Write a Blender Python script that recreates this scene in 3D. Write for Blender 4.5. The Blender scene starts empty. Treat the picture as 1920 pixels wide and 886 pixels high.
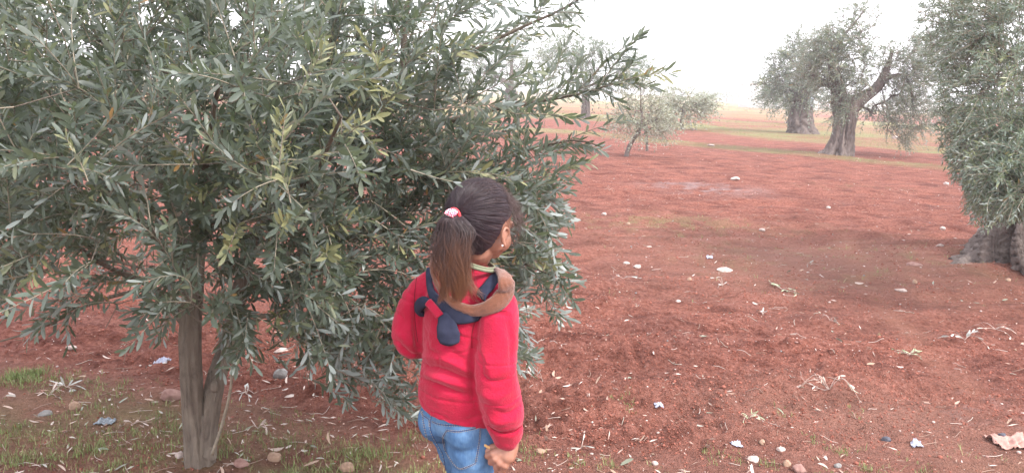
import bpy, bmesh, math, random
import numpy as np
from mathutils import Vector, Matrix
from mathutils.bvhtree import BVHTree

SC = bpy.context.scene
COL = SC.collection
rng = np.random.default_rng(7)
random.seed(7)

# ------------------------------------------------------------------ camera
CAMZ = 1.36
FOC = 1507.0                      # focal length in pixels of the 1920 wide photo
PITCH = math.radians(10.3)
ROLL = math.radians(2.0)
cF = np.array([0, math.cos(PITCH), -math.sin(PITCH)])
_r0 = np.array([1.0, 0, 0]); _u0 = np.array([0, math.sin(PITCH), math.cos(PITCH)])
cR = _r0 * math.cos(ROLL) + _u0 * math.sin(ROLL)
cU = -_r0 * math.sin(ROLL) + _u0 * math.cos(ROLL)
CAM = np.array([0, 0, CAMZ])
cam_d = bpy.data.cameras.new('camera')
cam = bpy.data.objects.new('camera', cam_d); COL.objects.link(cam)
cam_d.sensor_width = 36.0; cam_d.lens = FOC / 1920 * 36.0
cam_d.clip_start = 0.05; cam_d.clip_end = 9000
M = Matrix.Identity(4)
for i in range(3):
    M[i][0] = cR[i]; M[i][1] = cU[i]; M[i][2] = -cF[i]; M[i][3] = CAM[i]
cam.matrix_world = M
SC.camera = cam

# ------------------------------------------------------------------ light
SUN_EL = math.radians(46); SUN_AZ = math.radians(128)      # azimuth from +Y towards +X
w = bpy.data.worlds.new('World'); SC.world = w; w.use_nodes = True
nt = w.node_tree; nt.nodes.clear()
o_ = nt.nodes.new('ShaderNodeOutputWorld'); bg = nt.nodes.new('ShaderNodeBackground')
sky = nt.nodes.new('ShaderNodeTexSky'); sky.sky_type = 'NISHITA'; sky.sun_disc = False
sky.sun_elevation = SUN_EL; sky.sun_rotation = SUN_AZ; sky.dust_density = 4
mixs = nt.nodes.new('ShaderNodeMix'); mixs.data_type = 'RGBA'
mixs.inputs[0].default_value = 0.86                        # closed white cloud cover over the sky
mixs.inputs[7].default_value = (9.6, 9.5, 10.3, 1)
nt.links.new(sky.outputs[0], mixs.inputs[6]); nt.links.new(mixs.outputs[2], bg.inputs[0])
bg.inputs[1].default_value = 0.12
nt.links.new(bg.outputs[0], o_.inputs[0])
sd = bpy.data.lights.new('sun', 'SUN'); sd.energy = 2.0; sd.angle = math.radians(12); sd.color = (1, .955, .92)
sun = bpy.data.objects.new('sun', sd); COL.objects.link(sun)
sdir = Vector((math.sin(SUN_AZ) * math.cos(SUN_EL), math.cos(SUN_AZ) * math.cos(SUN_EL), math.sin(SUN_EL)))
sun.rotation_euler = sdir.to_track_quat('Z', 'Y').to_euler(); sun.location = (0, 0, 30)
SC.view_settings.view_transform = 'Standard'; SC.view_settings.look = 'None'
SC.view_settings.gamma = 1; SC.view_settings.exposure = 1.58
SC.render.engine = 'CYCLES'
SC.cycles.use_denoising = True
SC.cycles.max_bounces = 8; SC.cycles.diffuse_bounces = 3; SC.cycles.glossy_bounces = 2
SC.cycles.transmission_bounces = 3; SC.cycles.volume_bounces = 1; SC.cycles.transparent_max_bounces = 4

# ------------------------------------------------------------------ helpers
def ray(px, py):
    d = cF + (px - 960) / FOC * cR + (443 - py) / FOC * cU
    return d
def P(px, py, Y):                 # world point seen at a photo pixel, at ground distance Y
    d = ray(px, py); return CAM + d * (Y / d[1])
def G(px, py, z=0.0):             # ground point seen at a photo pixel
    d = ray(px, py); return CAM + d * ((z - CAMZ) / d[2])
def proj(p):
    v = np.asarray(p) - CAM
    zz = v @ cF
    return 960 + FOC * (v @ cR) / zz, 443 - FOC * (v @ cU) / zz
def sstep(a, b, x):
    t = np.clip((x - a) / (b - a), 0, 1); return t * t * (3 - 2 * t)
def unit(v):
    v = np.asarray(v, float)
    return v / (np.linalg.norm(v, axis=-1, keepdims=True) + 1e-12)
def _hash(ix, iy, iz):
    h = (ix * 374761393 + iy * 668265263 + iz * 2147483647 * 3 + 1013904223).astype(np.int64) & 0xffffffff
    h = ((h ^ (h >> 13)) * 1274126177) & 0xffffffff
    h = ((h ^ (h >> 16)) * 2246822519) & 0xffffffff
    return (h & 0xffffff) / float(0xffffff)
def vnoise(p):                    # value noise -1..1 of Nx3 points
    p = np.asarray(p, float); i = np.floor(p).astype(np.int64); f = p - i; f = f * f * f * (f * (f * 6 - 15) + 10)
    r = 0
    for dx in (0, 1):
        wx = f[:, 0] if dx else 1 - f[:, 0]
        for dy in (0, 1):
            wy = f[:, 1] if dy else 1 - f[:, 1]
            for dz in (0, 1):
                wz = f[:, 2] if dz else 1 - f[:, 2]
                r = r + wx * wy * wz * _hash(i[:, 0] + dx, i[:, 1] + dy, i[:, 2] + dz)
    return r * 2 - 1
def fbm(p, octs=3):
    p = np.asarray(p, float); r = 0; a = 1; t = 0
    for k in range(octs):
        r = r + a * vnoise(p + 17.3 * k); t += a; a *= .5; p = p * 2.03
    return r / t
def fbm2(x, y, s, octs=3, seed=0):
    return fbm(np.stack([x / s, y / s, np.full_like(x, seed + .37)], 1), octs)

def mesh_np(name, V, F, mat, parent=None, attrs=None, smooth=True, cattrs=None):
    V = np.asarray(V, np.float32); me = bpy.data.meshes.new(name)
    if isinstance(F, np.ndarray): F = [F]
    F = [np.asarray(f, np.int32) for f in F if len(f)]
    me.vertices.add(len(V)); me.vertices.foreach_set('co', V.ravel())
    nl = sum(f.size for f in F); nf = sum(len(f) for f in F)
    me.loops.add(nl); me.polygons.add(nf)
    me.loops.foreach_set('vertex_index', np.concatenate([f.ravel() for f in F]))
    tot = np.concatenate([np.full(len(f), f.shape[1], np.int32) for f in F])
    st = np.concatenate([[0], np.cumsum(tot)[:-1]]).astype(np.int32)
    me.polygons.foreach_set('loop_start', st); me.polygons.foreach_set('loop_total', tot)
    if smooth: me.polygons.foreach_set('use_smooth', np.ones(nf, bool))
    me.update(calc_edges=True)
    for k, a in (attrs or {}).items():
        at = me.attributes.new(k, 'FLOAT', 'POINT'); at.data.foreach_set('value', np.asarray(a, np.float32))
    if mat: me.materials.append(mat)
    ob = bpy.data.objects.new(name, me); COL.objects.link(ob)
    if parent: ob.parent = parent
    return ob
def empty(name, loc=(0, 0, 0), rz=0):
    o = bpy.data.objects.new(name, None); COL.objects.link(o)
    o.location = tuple(float(v) for v in loc); o.rotation_euler = (0, 0, rz); o.empty_display_size = .1
    return o
def tag(o, label=None, cat=None, group=None, kind=None):
    if label: o['label'] = label
    if cat: o['category'] = cat
    if group: o['group'] = group
    if kind: o['kind'] = kind
    return o
def frames(path):
    path = np.asarray(path, float); T = unit(np.gradient(path, axis=0))
    a = np.array([0, 0, 1.0]) if abs(T[0][2]) < .9 else np.array([1.0, 0, 0])
    n = unit(np.cross(T[0], a)); N = []
    for t in T:
        n = unit(n - t * (n @ t)); N.append(n)
    N = np.array(N); return T, N, np.cross(T, N)
def tube(path, rad, sides=6, cap=True):
    path = np.asarray(path, float); rad = np.broadcast_to(np.asarray(rad, float), (len(path),))
    T, N, B = frames(path); a = np.arange(sides) * 2 * math.pi / sides
    V = path[:, None] + rad[:, None, None] * (np.cos(a)[None, :, None] * N[:, None] + np.sin(a)[None, :, None] * B[:, None])
    n = len(path); V = V.reshape(-1, 3)
    i = np.arange(n - 1)[:, None] * sides; j = np.arange(sides)[None]; k = (j + 1) % sides
    F = np.stack([i + j, i + k, i + sides + k, i + sides + j], -1).reshape(-1, 4)
    tris = np.zeros((0, 3), int)
    if cap:
        V = np.vstack([V, path[0] - T[0] * rad[0] * .3, path[-1] + T[-1] * rad[-1] * .3])
        c0, c1 = len(V) - 2, len(V) - 1; j = np.arange(sides); k = (j + 1) % sides
        tris = np.vstack([np.stack([k, j, np.full(sides, c0)], 1), np.stack([(n - 1) * sides + j, (n - 1) * sides + k, np.full(sides, c1)], 1)])
    return V, F, tris
class Bag:                        # collects pieces of ONE mesh
    def __init__(s): s.V = []; s.Q = []; s.T = []; s.A = {}; s.n = 0
    def add(s, V, Q=None, T=None, **attrs):
        V = np.asarray(V, float)
        s.V.append(V)
        if Q is not None and len(Q): s.Q.append(np.asarray(Q) + s.n)
        if T is not None and len(T): s.T.append(np.asarray(T) + s.n)
        for k, v in attrs.items(): s.A.setdefault(k, []).append(np.broadcast_to(np.asarray(v, float), (len(V),)))
        s.n += len(V)
    def build(s, name, mat, parent=None, smooth=True, off=None):
        V = np.concatenate(s.V)
        if off is not None: V = V - np.asarray(off)
        F = []
        if s.Q: F.append(np.concatenate(s.Q))
        if s.T: F.append(np.concatenate(s.T))
        return mesh_np(name, V, F, mat, parent, {k: np.concatenate(v) for k, v in s.A.items()}, smooth)
def crom(pts, n):                 # Catmull-Rom resample (any dimension)
    p = np.asarray(pts, float); p = np.vstack([2 * p[0] - p[1], p, 2 * p[-1] - p[-2]])
    t = np.linspace(0, len(p) - 3 - 1e-6, n); i = t.astype(int); u = (t - i)[:, None]
    a, b, c, d = p[i], p[i + 1], p[i + 2], p[i + 3]
    return .5 * (2 * b + (c - a) * u + (2 * a - 5 * b + 4 * c - d) * u ** 2 + (3 * b - a - 3 * c + d) * u ** 3)

# ------------------------------------------------------------------ materials
def new_mat(name):
    m = bpy.data.materials.new(name); m.use_nodes = True
    nt = m.node_tree; b = nt.nodes['Principled BSDF']; return m, nt, b
def N_(nt, t, **k):
    n = nt.nodes.new(t)
    for a, v in k.items(): setattr(n, a, v)
    return n
def noise_tex(nt, scale, detail=4, rough=.55, coord='Object', vec=None, dist=0):
    t = N_(nt, 'ShaderNodeTexNoise'); t.inputs['Scale'].default_value = scale
    t.inputs['Detail'].default_value = detail; t.inputs['Roughness'].default_value = rough; t.inputs['Distortion'].default_value = dist
    if vec is None:
        vec = N_(nt, 'ShaderNodeTexCoord').outputs[coord]
    nt.links.new(vec, t.inputs['Vector']); return t
def ramp(nt, src, stops):
    r = N_(nt, 'ShaderNodeValToRGB'); e = r.color_ramp.elements
    while len(e) < len(stops): e.new(.5)
    for i, (p, c) in enumerate(stops):
        e[i].position = p; e[i].color = (*c, 1) if len(c) == 3 else c
    nt.links.new(src, r.inputs[0]); return r
def mixc(nt, fac, a, b, mode='MIX'):
    m = N_(nt, 'ShaderNodeMix', data_type='RGBA', blend_type=mode)
    for s, v in ((0, fac), (6, a), (7, b)):
        if hasattr(v, 'is_linked') or isinstance(v, bpy.types.NodeSocket): nt.links.new(v, m.inputs[s])
        elif s == 0: m.inputs[0].default_value = v
        else: m.inputs[s].default_value = (*v, 1)
    return m.outputs[2]
def bump(nt, b, height, strength=.4, dist=.01):
    n = N_(nt, 'ShaderNodeBump'); n.inputs['Strength'].default_value = strength; n.inputs['Distance'].default_value = dist
    nt.links.new(height, n.inputs['Height']); nt.links.new(n.outputs[0], b.inputs['Normal']); return n
def attr(nt, name):
    a = N_(nt, 'ShaderNodeAttribute'); a.attribute_name = name; return a.outputs['Fac']
def simple(name, c1, c2=None, scale=20, rough=.8, bstr=0, bscale=60, spec=.3, bdist=.005, coord='Object'):
    m, nt, b = new_mat(name); c2 = c2 or tuple(v * .75 for v in c1)
    t = noise_tex(nt, scale, 5, coord=coord); r = ramp(nt, t.outputs[0], [(.3, c2), (.7, c1)])
    nt.links.new(r.outputs[0], b.inputs['Base Color']); b.inputs['Roughness'].default_value = rough
    b.inputs['Specular IOR Level'].default_value = spec
    if bstr:
        t2 = noise_tex(nt, bscale, 4, coord=coord); bump(nt, b, t2.outputs[0], bstr, bdist)
    return m
def leaf_mat(name, top, new, under, brown=(.22, .12, .04)):
    m, nt, b = new_mat(name)
    a = attr(nt, 'tint')
    r = ramp(nt, a, [(0.0, tuple(v * .7 for v in top)), (.45, top), (.80, tuple(v * 1.35 for v in top)), (.90, new), (.985, new), (1.0, brown)])
    ge = N_(nt, 'ShaderNodeNewGeometry')
    ru = ramp(nt, a, [(0, tuple(v * .8 for v in under)), (.9, under), (1, tuple(v * 1.1 for v in under))])
    c = mixc(nt, ge.outputs['Backfacing'], r.outputs[0], ru.outputs[0])
    nt.links.new(c, b.inputs['Base Color']); b.inputs['Roughness'].default_value = .42; b.inputs['Specular IOR Level'].default_value = .45
    # thin leaf: a little light passes through
    tr = N_(nt, 'ShaderNodeBsdfTranslucent'); tr.inputs[0].default_value = (.22, .28, .13, 1)
    ms = N_(nt, 'ShaderNodeMixShader'); ms.inputs[0].default_value = .25
    out = nt.nodes['Material Output']
    nt.links.new(b.outputs[0], ms.inputs[1]); nt.links.new(tr.outputs[0], ms.inputs[2]); nt.links.new(ms.outputs[0], out.inputs[0])
    return m

mat_leaf = leaf_mat('olive_leaf', (.064, .082, .064), (.21, .21, .10), (.25, .28, .265))
mat_leaf_old = leaf_mat('olive_leaf_small', (.12, .155, .12), (.24, .26, .13), (.29, .32, .29))
mat_leaf_pale = leaf_mat('olive_leaf_pale', (.27, .29, .22), (.36, .36, .24), (.42, .43, .37))
def bark_mat(name, c1, c2, c3, scale, bstr, stretch=.25, bdist=.01):
    m, nt, b = new_mat(name)
    tc = N_(nt, 'ShaderNodeTexCoord'); mp = N_(nt, 'ShaderNodeMapping'); mp.inputs['Scale'].default_value = (1, 1, stretch)
    nt.links.new(tc.outputs['Object'], mp.inputs[0])
    t = noise_tex(nt, scale, 6, .62, vec=mp.outputs[0], dist=.6)
    t2 = noise_tex(nt, scale * .22, 3, .5, vec=tc.outputs['Object'])
    r = ramp(nt, t.outputs[0], [(.30, c3), (.46, c2), (.66, c1)])
    c = mixc(nt, t2.outputs[0], r.outputs[0], c2)
    nt.links.new(c, b.inputs['Base Color']); b.inputs['Roughness'].default_value = .9; b.inputs['Specular IOR Level'].default_value = .2
    bump(nt, b, t.outputs[0], bstr, bdist)
    return m
mat_bark_young = bark_mat('young_bark', (.22, .185, .145), (.145, .118, .094), (.032, .026, .023), 34, 1.0, .32, .012)
mat_bark_old = bark_mat('old_bark', (.25, .205, .18), (.12, .095, .085), (.032, .025, .024), 11, 1.0, .20, .07)
mat_twig = simple('twig_bark', (.30, .265, .20), (.17, .145, .11), 40, .8, .2, 200)

# ------------------------------------------------------------------ ground
def line_world(pts, hw):
    """band given by photo pixels on the ground -> (xs, ynear, yfar) in metres"""
    n = np.array([G(px, py + hw) for px, py in pts]); f = np.array([G(px, py - hw) for px, py in pts])
    return n, f
def extrap(x, xs, ys):
    y = np.interp(x, xs, ys)
    s0 = (ys[1] - ys[0]) / (xs[1] - xs[0]); s1 = (ys[-1] - ys[-2]) / (xs[-1] - xs[-2])
    y = np.where(x < xs[0], ys[0] + (x - xs[0]) * np.clip(s0, -.6, .6), y); return np.where(x > xs[-1], ys[-1] + (x - xs[-1]) * np.clip(s1, -.6, .6), y)
def band(x, y, pts, hw, soft=.35):
    n, f = line_world(pts, hw)
    yn = extrap(x, n[:, 0], n[:, 1]); yf = extrap(x, f[:, 0], f[:, 1]); c = (yn + yf) / 2; h = np.maximum((yf - yn) / 2, .05)
    return 1 - sstep(1 - soft, 1 + soft, np.abs(y - c) / h)
def blob(x, y, px, py, rx, ry):
    c = G(px, py); a = G(px + rx, py); b1 = G(px, py - ry); b2 = G(px, py + ry)
    R = abs(a[0] - c[0]); H = (b1[1] - b2[1]) / 2; cy = (b1[1] + b2[1]) / 2
    return np.exp(-(((x - c[0]) / R) ** 2 + ((y - cy) / H) ** 2))
_tb = np.array([G(px, py) for px, py in [(-300, 640), (0, 668), (200, 700), (420, 745), (600, 775), (790, 812), (980, 835), (1300, 850), (1700, 840), (2200, 800)]])
def till(x, y):                   # 1 where the soil is freshly tilled
    e = np.interp(x, _tb[:, 0], _tb[:, 1]) + .10 * fbm2(x, y, .35, 2, 5)
    t = sstep(-.10, .22, y - e)
    t = t * (1 - .6 * np.clip(blob(x, y, 1640, 800, 260, 70), 0, 1))
    return t * (1 - .75 * track(x, y)) * (1 - .5 * blob(x, y, 1560, 520, 330, 50))
def track(x, y):
    pts = [(1520, 408), (1585, 440), (1600, 480), (1622, 520), (1650, 560), (1700, 610), (1760, 660), (1820, 720)]
    g = np.array([G(a, b) for a, b in pts]); o = np.argsort(g[:, 1])
    cx = np.interp(y, g[o, 1], g[o, 0]); inside = sstep(g[:, 1].min() - .3, g[:, 1].min(), y) * (1 - sstep(g[:, 1].max() - .5, g[:, 1].max(), y))
    return (.5 + .5 * fbm2(x, y, .3, 2, 11)) * np.exp(-((x - cx + .10 * fbm2(x, y, .4, 2, 9)) / .11) ** 2) * inside
def height(x, y, fine=None):
    x = np.atleast_1d(np.asarray(x, float)); y = np.atleast_1d(np.asarray(y, float))
    r = np.hypot(x, y); cell = np.maximum(.0035, r * .010) if fine is None else fine
    t = till(x, y)
    def a(s): return 1 - sstep(s * .25, s * .6, cell)
    h = .035 * fbm2(x, y, 1.3, 2, 1) * a(1.3)
    h += t * .048 * fbm2(x * .8, y * 1.25, .36, 2, 2) * a(.34)
    wob = .25 * fbm2(x, y, 1.1, 2, 8)
    h += t * .018 * np.sin((y * .96 - x * .26 + wob) * 2 * math.pi / .52) * a(.5)
    n1 = fbm2(x, y, .12, 3, 3); h += (.15 + .85 * t) * .092 * (np.abs(n1) - .2) * a(.12)
    n2 = fbm2(x, y, .036, 3, 4); lump = sstep(-.25, .5, fbm2(x, y, .5, 2, 6))
    h += (.15 + .85 * t) * (.4 + 1.0 * lump) * .044 * (np.abs(n2) - .2) * a(.036)
    h -= .012 * track(x, y)
    # soil drawn up round the two near trunks and the old roots
    for px, py, rr, hh in ((372, 872, .28, .03), (1860, 500, 1.1, .06)):
        c = G(px, py); h += hh * np.exp(-((x - c[0]) ** 2 + (y - c[1]) ** 2) / rr ** 2)
    h = h * (1 - sstep(25, 120, r) * .6)
    return h
def hz(x, y): return float(height(x, y)[0])
def grass_mask(x, y):
    g = np.zeros_like(x); n = fbm2(x, y, .6, 3, 21); nf = fbm2(x, y, .12, 2, 22)
    n4 = fbm2(x, y * 1.0, 2.6, 3, 23)
    B1 = [(1110, 251), (1210, 262), (1310, 271), (1400, 279), (1500, 286), (1600, 298), (1760, 314)]
    B2 = [(1130, 221), (1290, 236), (1400, 250), (1500, 259), (1600, 266), (1780, 284)]
    B2b = [(1130, 208), (1290, 222), (1420, 232), (1500, 236), (1600, 243), (1780, 256)]
    B3 = [(1120, 188), (1330, 203), (1440, 213), (1600, 226), (1790, 243)]
    g = np.maximum(g, band(x, y, B1, 4.5) * (.55 + .5 * n4))
    g = np.maximum(g, band(x, y, B2, 6.5) * (.75 + .5 * n4))
    g = np.maximum(g, band(x, y, B2b, 3.0) * (.45 + .6 * n4))
    g = np.maximum(g, band(x, y, [(a, c + 5) for a, c in B3], 8, .5) * (.55 + .7 * fbm2(x * .3, y, 3.5, 2, 29)))
    g = np.maximum(g, .7 * sstep(22, 30, y) * sstep(.10, .45, fbm2(x * .10, y, 3.2, 3, 91)))
    g = np.maximum(g, sstep(75, 125, y - .15 * x) * (.75 + .5 * fbm2(x * .2, y, 14, 2, 30)))
    g = np.maximum(g, .85 * sstep(.05, .5, n + .9) * blob(x, y, 1560, 252, 130, 9))
    g = np.maximum(g, .55 * sstep(-.2, .4, nf + n * .5) * blob(x, y, 1240, 425, 170, 24))
    g = np.maximum(g, .30 * sstep(-.1, .5, nf + n * .5) * blob(x, y, 1560, 490, 300, 60))
    g = np.maximum(g, .40 * sstep(-.1, .5, nf) * blob(x, y, 1600, 352, 90, 6))
    near = 1 - sstep(-.30, .06, y - np.interp(x, _tb[:, 0], _tb[:, 1]))
    left = 1 - sstep(-.75, .35, x)
    g = np.maximum(g, near * (.12 + .75 * left) * sstep(-.35, .35, n + nf * .5 + .15 * left))
    br = sstep(-.35, .25, fbm2(x, y, .9, 3, 81) + .5 * fbm2(x * .4, y, .3, 2, 82)); far_ = sstep(14, 30, y); br2 = sstep(-.5, .1, fbm2(x * .35, y, 2.2, 3, 83))
    g = g * ((.25 + .75 * br) * (1 - far_) + (.45 + .55 * br2) * 1.25 * far_)
    return np.clip(g, 0, 1)

def build_ground():
    ang = np.concatenate([np.arange(-180, -46, 6.0), np.arange(-44, 44.01, .15), np.arange(50, 180, 6.0)]) * math.pi / 180
    rs = [.25]
    while rs[-1] < 6000:
        r = rs[-1]; q = .0036 if 2.3 < r < 6.5 else .006 if 6.5 <= r < 12 else (.008 if 12 <= r < 70 else .05)
        rs.append(r * (1 + q))
    rs = np.array(rs); A, R = np.meshgrid(ang, rs)
    x = (R * np.sin(A)).ravel(); y = (R * np.cos(A)).ravel()
    z = height(x, y)
    V = np.stack([x, y, z], 1); na = len(ang); nr = len(rs)
    i = np.arange(nr - 1)[:, None] * na; j = np.arange(na)[None]; k = (j + 1) % na
    F = np.stack([i + j, i + k, i + na + k, i + na + j], -1).reshape(-1, 4)
    V = np.vstack([V, [0, 0, 0]]); c = len(V) - 1
    T = np.stack([(np.arange(na) + 1) % na, np.arange(na), np.full(na, c)], 1)
    g = np.append(grass_mask(x, y), 0); tl = np.append(till(x, y), 0); tr = np.append(track(x, y), 0)
    ash = np.append(blob(x, y, 1320, 353, 75, 10) * sstep(-.3, .5, fbm2(x, y, .22, 3, 41)) + .25 * blob(x, y, 1850, 770, 80, 40) * sstep(0, .6, fbm2(x, y, .1, 3, 42)), 0)
    dry = np.append(np.clip(blob(x, y, 1560, 500, 330, 55) + .9 * blob(x, y, 1620, 790, 330, 70) + .4 * blob(x, y, 1250, 425, 180, 30), 0, 1), 0)
    m, nt, b = new_mat('red_soil')
    t1 = noise_tex(nt, 1.7, 4, .6); t2 = noise_tex(nt, 34, 8, .78); t3 = noise_tex(nt, 130, 3, .6)
    base = ramp(nt, t2.outputs[0], [(.32, (.112, .034, .025)), (.47, (.245, .092, .066)), (.64, (.39, .170, .128))])
    c = mixc(nt, .0, base.outputs[0], (0, 0, 0))
    big = ramp(nt, t1.outputs[0], [(.35, (.80, .80, .82)), (.65, (1.12, 1.08, 1.05))])
    c = mixc(nt, 1.0, base.outputs[0], big.outputs[0], 'MULTIPLY')
    # smooth dusty soil where nobody tilled
    mpg = N_(nt, 'ShaderNodeMapping'); mpg.inputs['Scale'].default_value = (.38, 1, 1); mpg.inputs['Rotation'].default_value = (0, 0, .2)
    nt.links.new(N_(nt, 'ShaderNodeTexCoord').outputs['Object'], mpg.inputs[0]); t4 = noise_tex(nt, 5.5, 6, .72, vec=mpg.outputs[0], dist=.4)
    c = mixc(nt, 1.0, c, ramp(nt, t4.outputs[0], [(.36, (.58, .52, .52)), (.5, (1, 1, 1)), (.68, (1.22, 1.28, 1.30))]).outputs[0], 'MULTIPLY')
    sm = N_(nt, 'ShaderNodeMath', operation='SUBTRACT'); sm.inputs[0].default_value = 1; nt.links.new(attr(nt, 'till'), sm.inputs[1])
    sm2 = N_(nt, 'ShaderNodeMath', operation='MULTIPLY'); nt.links.new(sm.outputs[0], sm2.inputs[0]); sm2.inputs[1].default_value = .45
    c = mixc(nt, sm2.outputs[0], c, (.27, .135, .10))
    d2 = N_(nt, 'ShaderNodeMath', operation='MULTIPLY'); nt.links.new(attr(nt, 'dry'), d2.inputs[0]); d2.inputs[1].default_value = .55
    c = mixc(nt, d2.outputs[0], c, (.36, .19, .14))
    ta = N_(nt, 'ShaderNodeMath', operation='MULTIPLY'); nt.links.new(attr(nt, 'track'), ta.inputs[0]); ta.inputs[1].default_value = .7
    c = mixc(nt, ta.outputs[0], c, (.37, .17, .115))
    # grit and crumbs of lighter stone
    vo = N_(nt, 'ShaderNodeTexVoronoi'); vo.inputs['Scale'].default_value = 30
    nt.links.new(N_(nt, 'ShaderNodeTexCoord').outputs['Object'], vo.inputs['Vector'])
    rv = ramp(nt, vo.outputs['Distance'], [(.0, (1, 1, 1)), (.10, (1, 1, 1)), (.15, (0, 0, 0))])
    rc = N_(nt, 'ShaderNodeSeparateColor'); nt.links.new(vo.outputs['Color'], rc.inputs[0])
    gt = N_(nt, 'ShaderNodeMath', operation='GREATER_THAN'); nt.links.new(rc.outputs[0], gt.inputs[0]); gt.inputs[1].default_value = .80
    mu = N_(nt, 'ShaderNodeMath', operation='MULTIPLY'); nt.links.new(rv.outputs[0], mu.inputs[0]); nt.links.new(gt.outputs[0], mu.inputs[1])
    mu2 = N_(nt, 'ShaderNodeMath', operation='MULTIPLY'); nt.links.new(mu.outputs[0], mu2.inputs[0]); mu2.inputs[1].default_value = .6
    c = mixc(nt, mu2.outputs[0], c, (.52, .38, .32))
    gr = ramp(nt, t2.outputs[0], [(.3, (.16, .17, .065)), (.7, (.30, .30, .145))])
    ga = N_(nt, 'ShaderNodeMath', operation='MULTIPLY'); nt.links.new(attr(nt, 'grass'), ga.inputs[0]); ga.inputs[1].default_value = .85
    c = mixc(nt, ga.outputs[0], c, gr.outputs[0])
    c = mixc(nt, attr(nt, 'ash'), c, (.36, .32, .32))
    nt.links.new(c, b.inputs['Base Color']); b.inputs['Roughness'].default_value = .95; b.inputs['Specular IOR Level'].default_value = .12
    ad = N_(nt, 'ShaderNodeMath', operation='ADD'); nt.links.new(t2.outputs[0], ad.inputs[0]); nt.links.new(t3.outputs[0], ad.inputs[1])
    b1 = bump(nt, b, ad.outputs[0], 1.0, .035); b2 = N_(nt, 'ShaderNodeBump'); b2.inputs['Strength'].default_value = .8; b2.inputs['Distance'].default_value = .10; nt.links.new(t4.outputs[0], b2.inputs['Height']); nt.links.new(b2.outputs[0], b1.inputs['Normal'])
    o = mesh_np('ground', V, [F, T], m, None, dict(grass=g, till=tl, track=tr, ash=ash, dry=dry))
    tag(o, kind='structure'); return o, m
ground, mat_soil = build_ground()
# ------------------------------------------------------------------ trees
LT = np.array([[0, 0, 0], [-.33, .24, .05], [0, .24, 0], [.33, .24, .05], [-.5, .56, .09], [0, .56, .03], [.5, .56, .09],
               [-.38, .84, .05], [0, .84, .01], [.38, .84, .05], [0, 1, -.02]])
LQ = np.array([[1, 2, 5, 4], [2, 3, 6, 5], [4, 5, 8, 7], [5, 6, 9, 8]]); LTR = np.array([[0, 2, 1], [0, 3, 2], [7, 8, 10], [8, 9, 10]])
ST = np.array([[0, 0, 0], [-.5, .45, .06], [0, .5, 0], [.5, .45, .06], [0, 1, 0]])
SQ = np.array([[0, 2, 4, 1], [0, 3, 4, 2]])
def leaves_mesh(bag, pos, d, nrm, L, W, tint, simple_leaf=False, bend=None):
    T, Q, R = (ST, SQ, None) if simple_leaf else (LT, LQ, LTR)
    d = unit(d); s = unit(np.cross(d, nrm)); n = np.cross(s, d); k = len(pos)
    L = np.broadcast_to(L, (k,)); W = np.broadcast_to(W, (k,))
    if bend is None: bend = rng.normal(.05, .12, k)
    y = T[None, :, 1]; z = T[None, :, 2] * W[:, None] * 1.2 - bend[:, None] * y ** 2 * L[:, None]
    V = pos[:, None] + s[:, None] * (T[None, :, 0] * W[:, None])[..., None] + d[:, None] * (y * L[:, None])[..., None] + n[:, None] * z[..., None]
    o = np.arange(k)[:, None, None] * len(T)
    bag.add(V.reshape(-1, 3), (Q[None] + o).reshape(-1, 4), None if R is None else (R[None] + o).reshape(-1, 3), tint=np.repeat(tint, len(T)))

def shoots(bag, twig, starts, dirs, L, sp, ll, lw, simple_leaf, young=.1, bare=.0, keep=None, droop=.1, wr=.0014):
    """leafy shoots: opposite leaf pairs on a curved stem"""
    for s0, d0, l0 in zip(starts, dirs, L):
        n = max(3, int(l0 / sp)); t = np.linspace(0, 1, n + 1)
        side = unit(rng.normal(size=3)); cur = rng.normal(0, .22)
        pts = s0 + (d0[None] * t[:, None] + side * cur * t[:, None] ** 2 + np.array([0, 0, -droop]) * t[:, None] ** 2) * l0
        T, Nn, B = frames(pts)
        if keep is not None and not keep(pts).all(): continue
        if twig is not None:
            q = pts[:: max(1, n // 5)]; 
            if len(q) < 2: q = pts[[0, -1]]
            v, f, tt = tube(q, np.linspace(wr * 1.3, wr * .6, len(q)), 4, False); twig.add(v, f)
        idx = np.repeat(np.arange(1, n + 1), 2); sg = np.tile([1, -1], n)
        ph = rng.uniform(0, 3.14) + idx * (math.pi / 2) + rng.normal(0, .25, len(idx))
        ax = (np.cos(ph)[:, None] * Nn[idx] + np.sin(ph)[:, None] * B[idx]) * sg[:, None]
        tt = idx / n; op = np.radians(58 - 26 * tt) + rng.normal(0, .16, len(idx))
        ld = T[idx] * np.cos(op)[:, None] + ax * np.sin(op)[:, None] + rng.normal(0, .10, (len(idx), 3))
        nr = T[idx] * np.sin(op)[:, None] - ax * np.cos(op)[:, None] + rng.normal(0, .55, (len(idx), 3)) + np.array([0, 0, .15])
        lng = ll * (.62 + .38 * np.sin(np.clip(tt * 1.25, 0, 1.25) * 2.0)) * rng.uniform(.72, 1.15, len(idx))
        base = rng.uniform(.1, .8) if rng.random() > young else rng.uniform(.84, .95)
        tint = np.clip(base + rng.normal(0, .10, len(idx)), 0, .985); tint = np.where(base < .8, np.minimum(tint, .84), tint)
        tint = np.where(rng.random(len(idx)) < .006, 1.0, tint)
        m = rng.random(len(idx)) > bare
        leaves_mesh(bag, pts[idx][m], ld[m], nr[m], lng[m], lng[m] * lw * rng.uniform(.8, 1.2, m.sum()), tint[m], simple_leaf)

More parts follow.
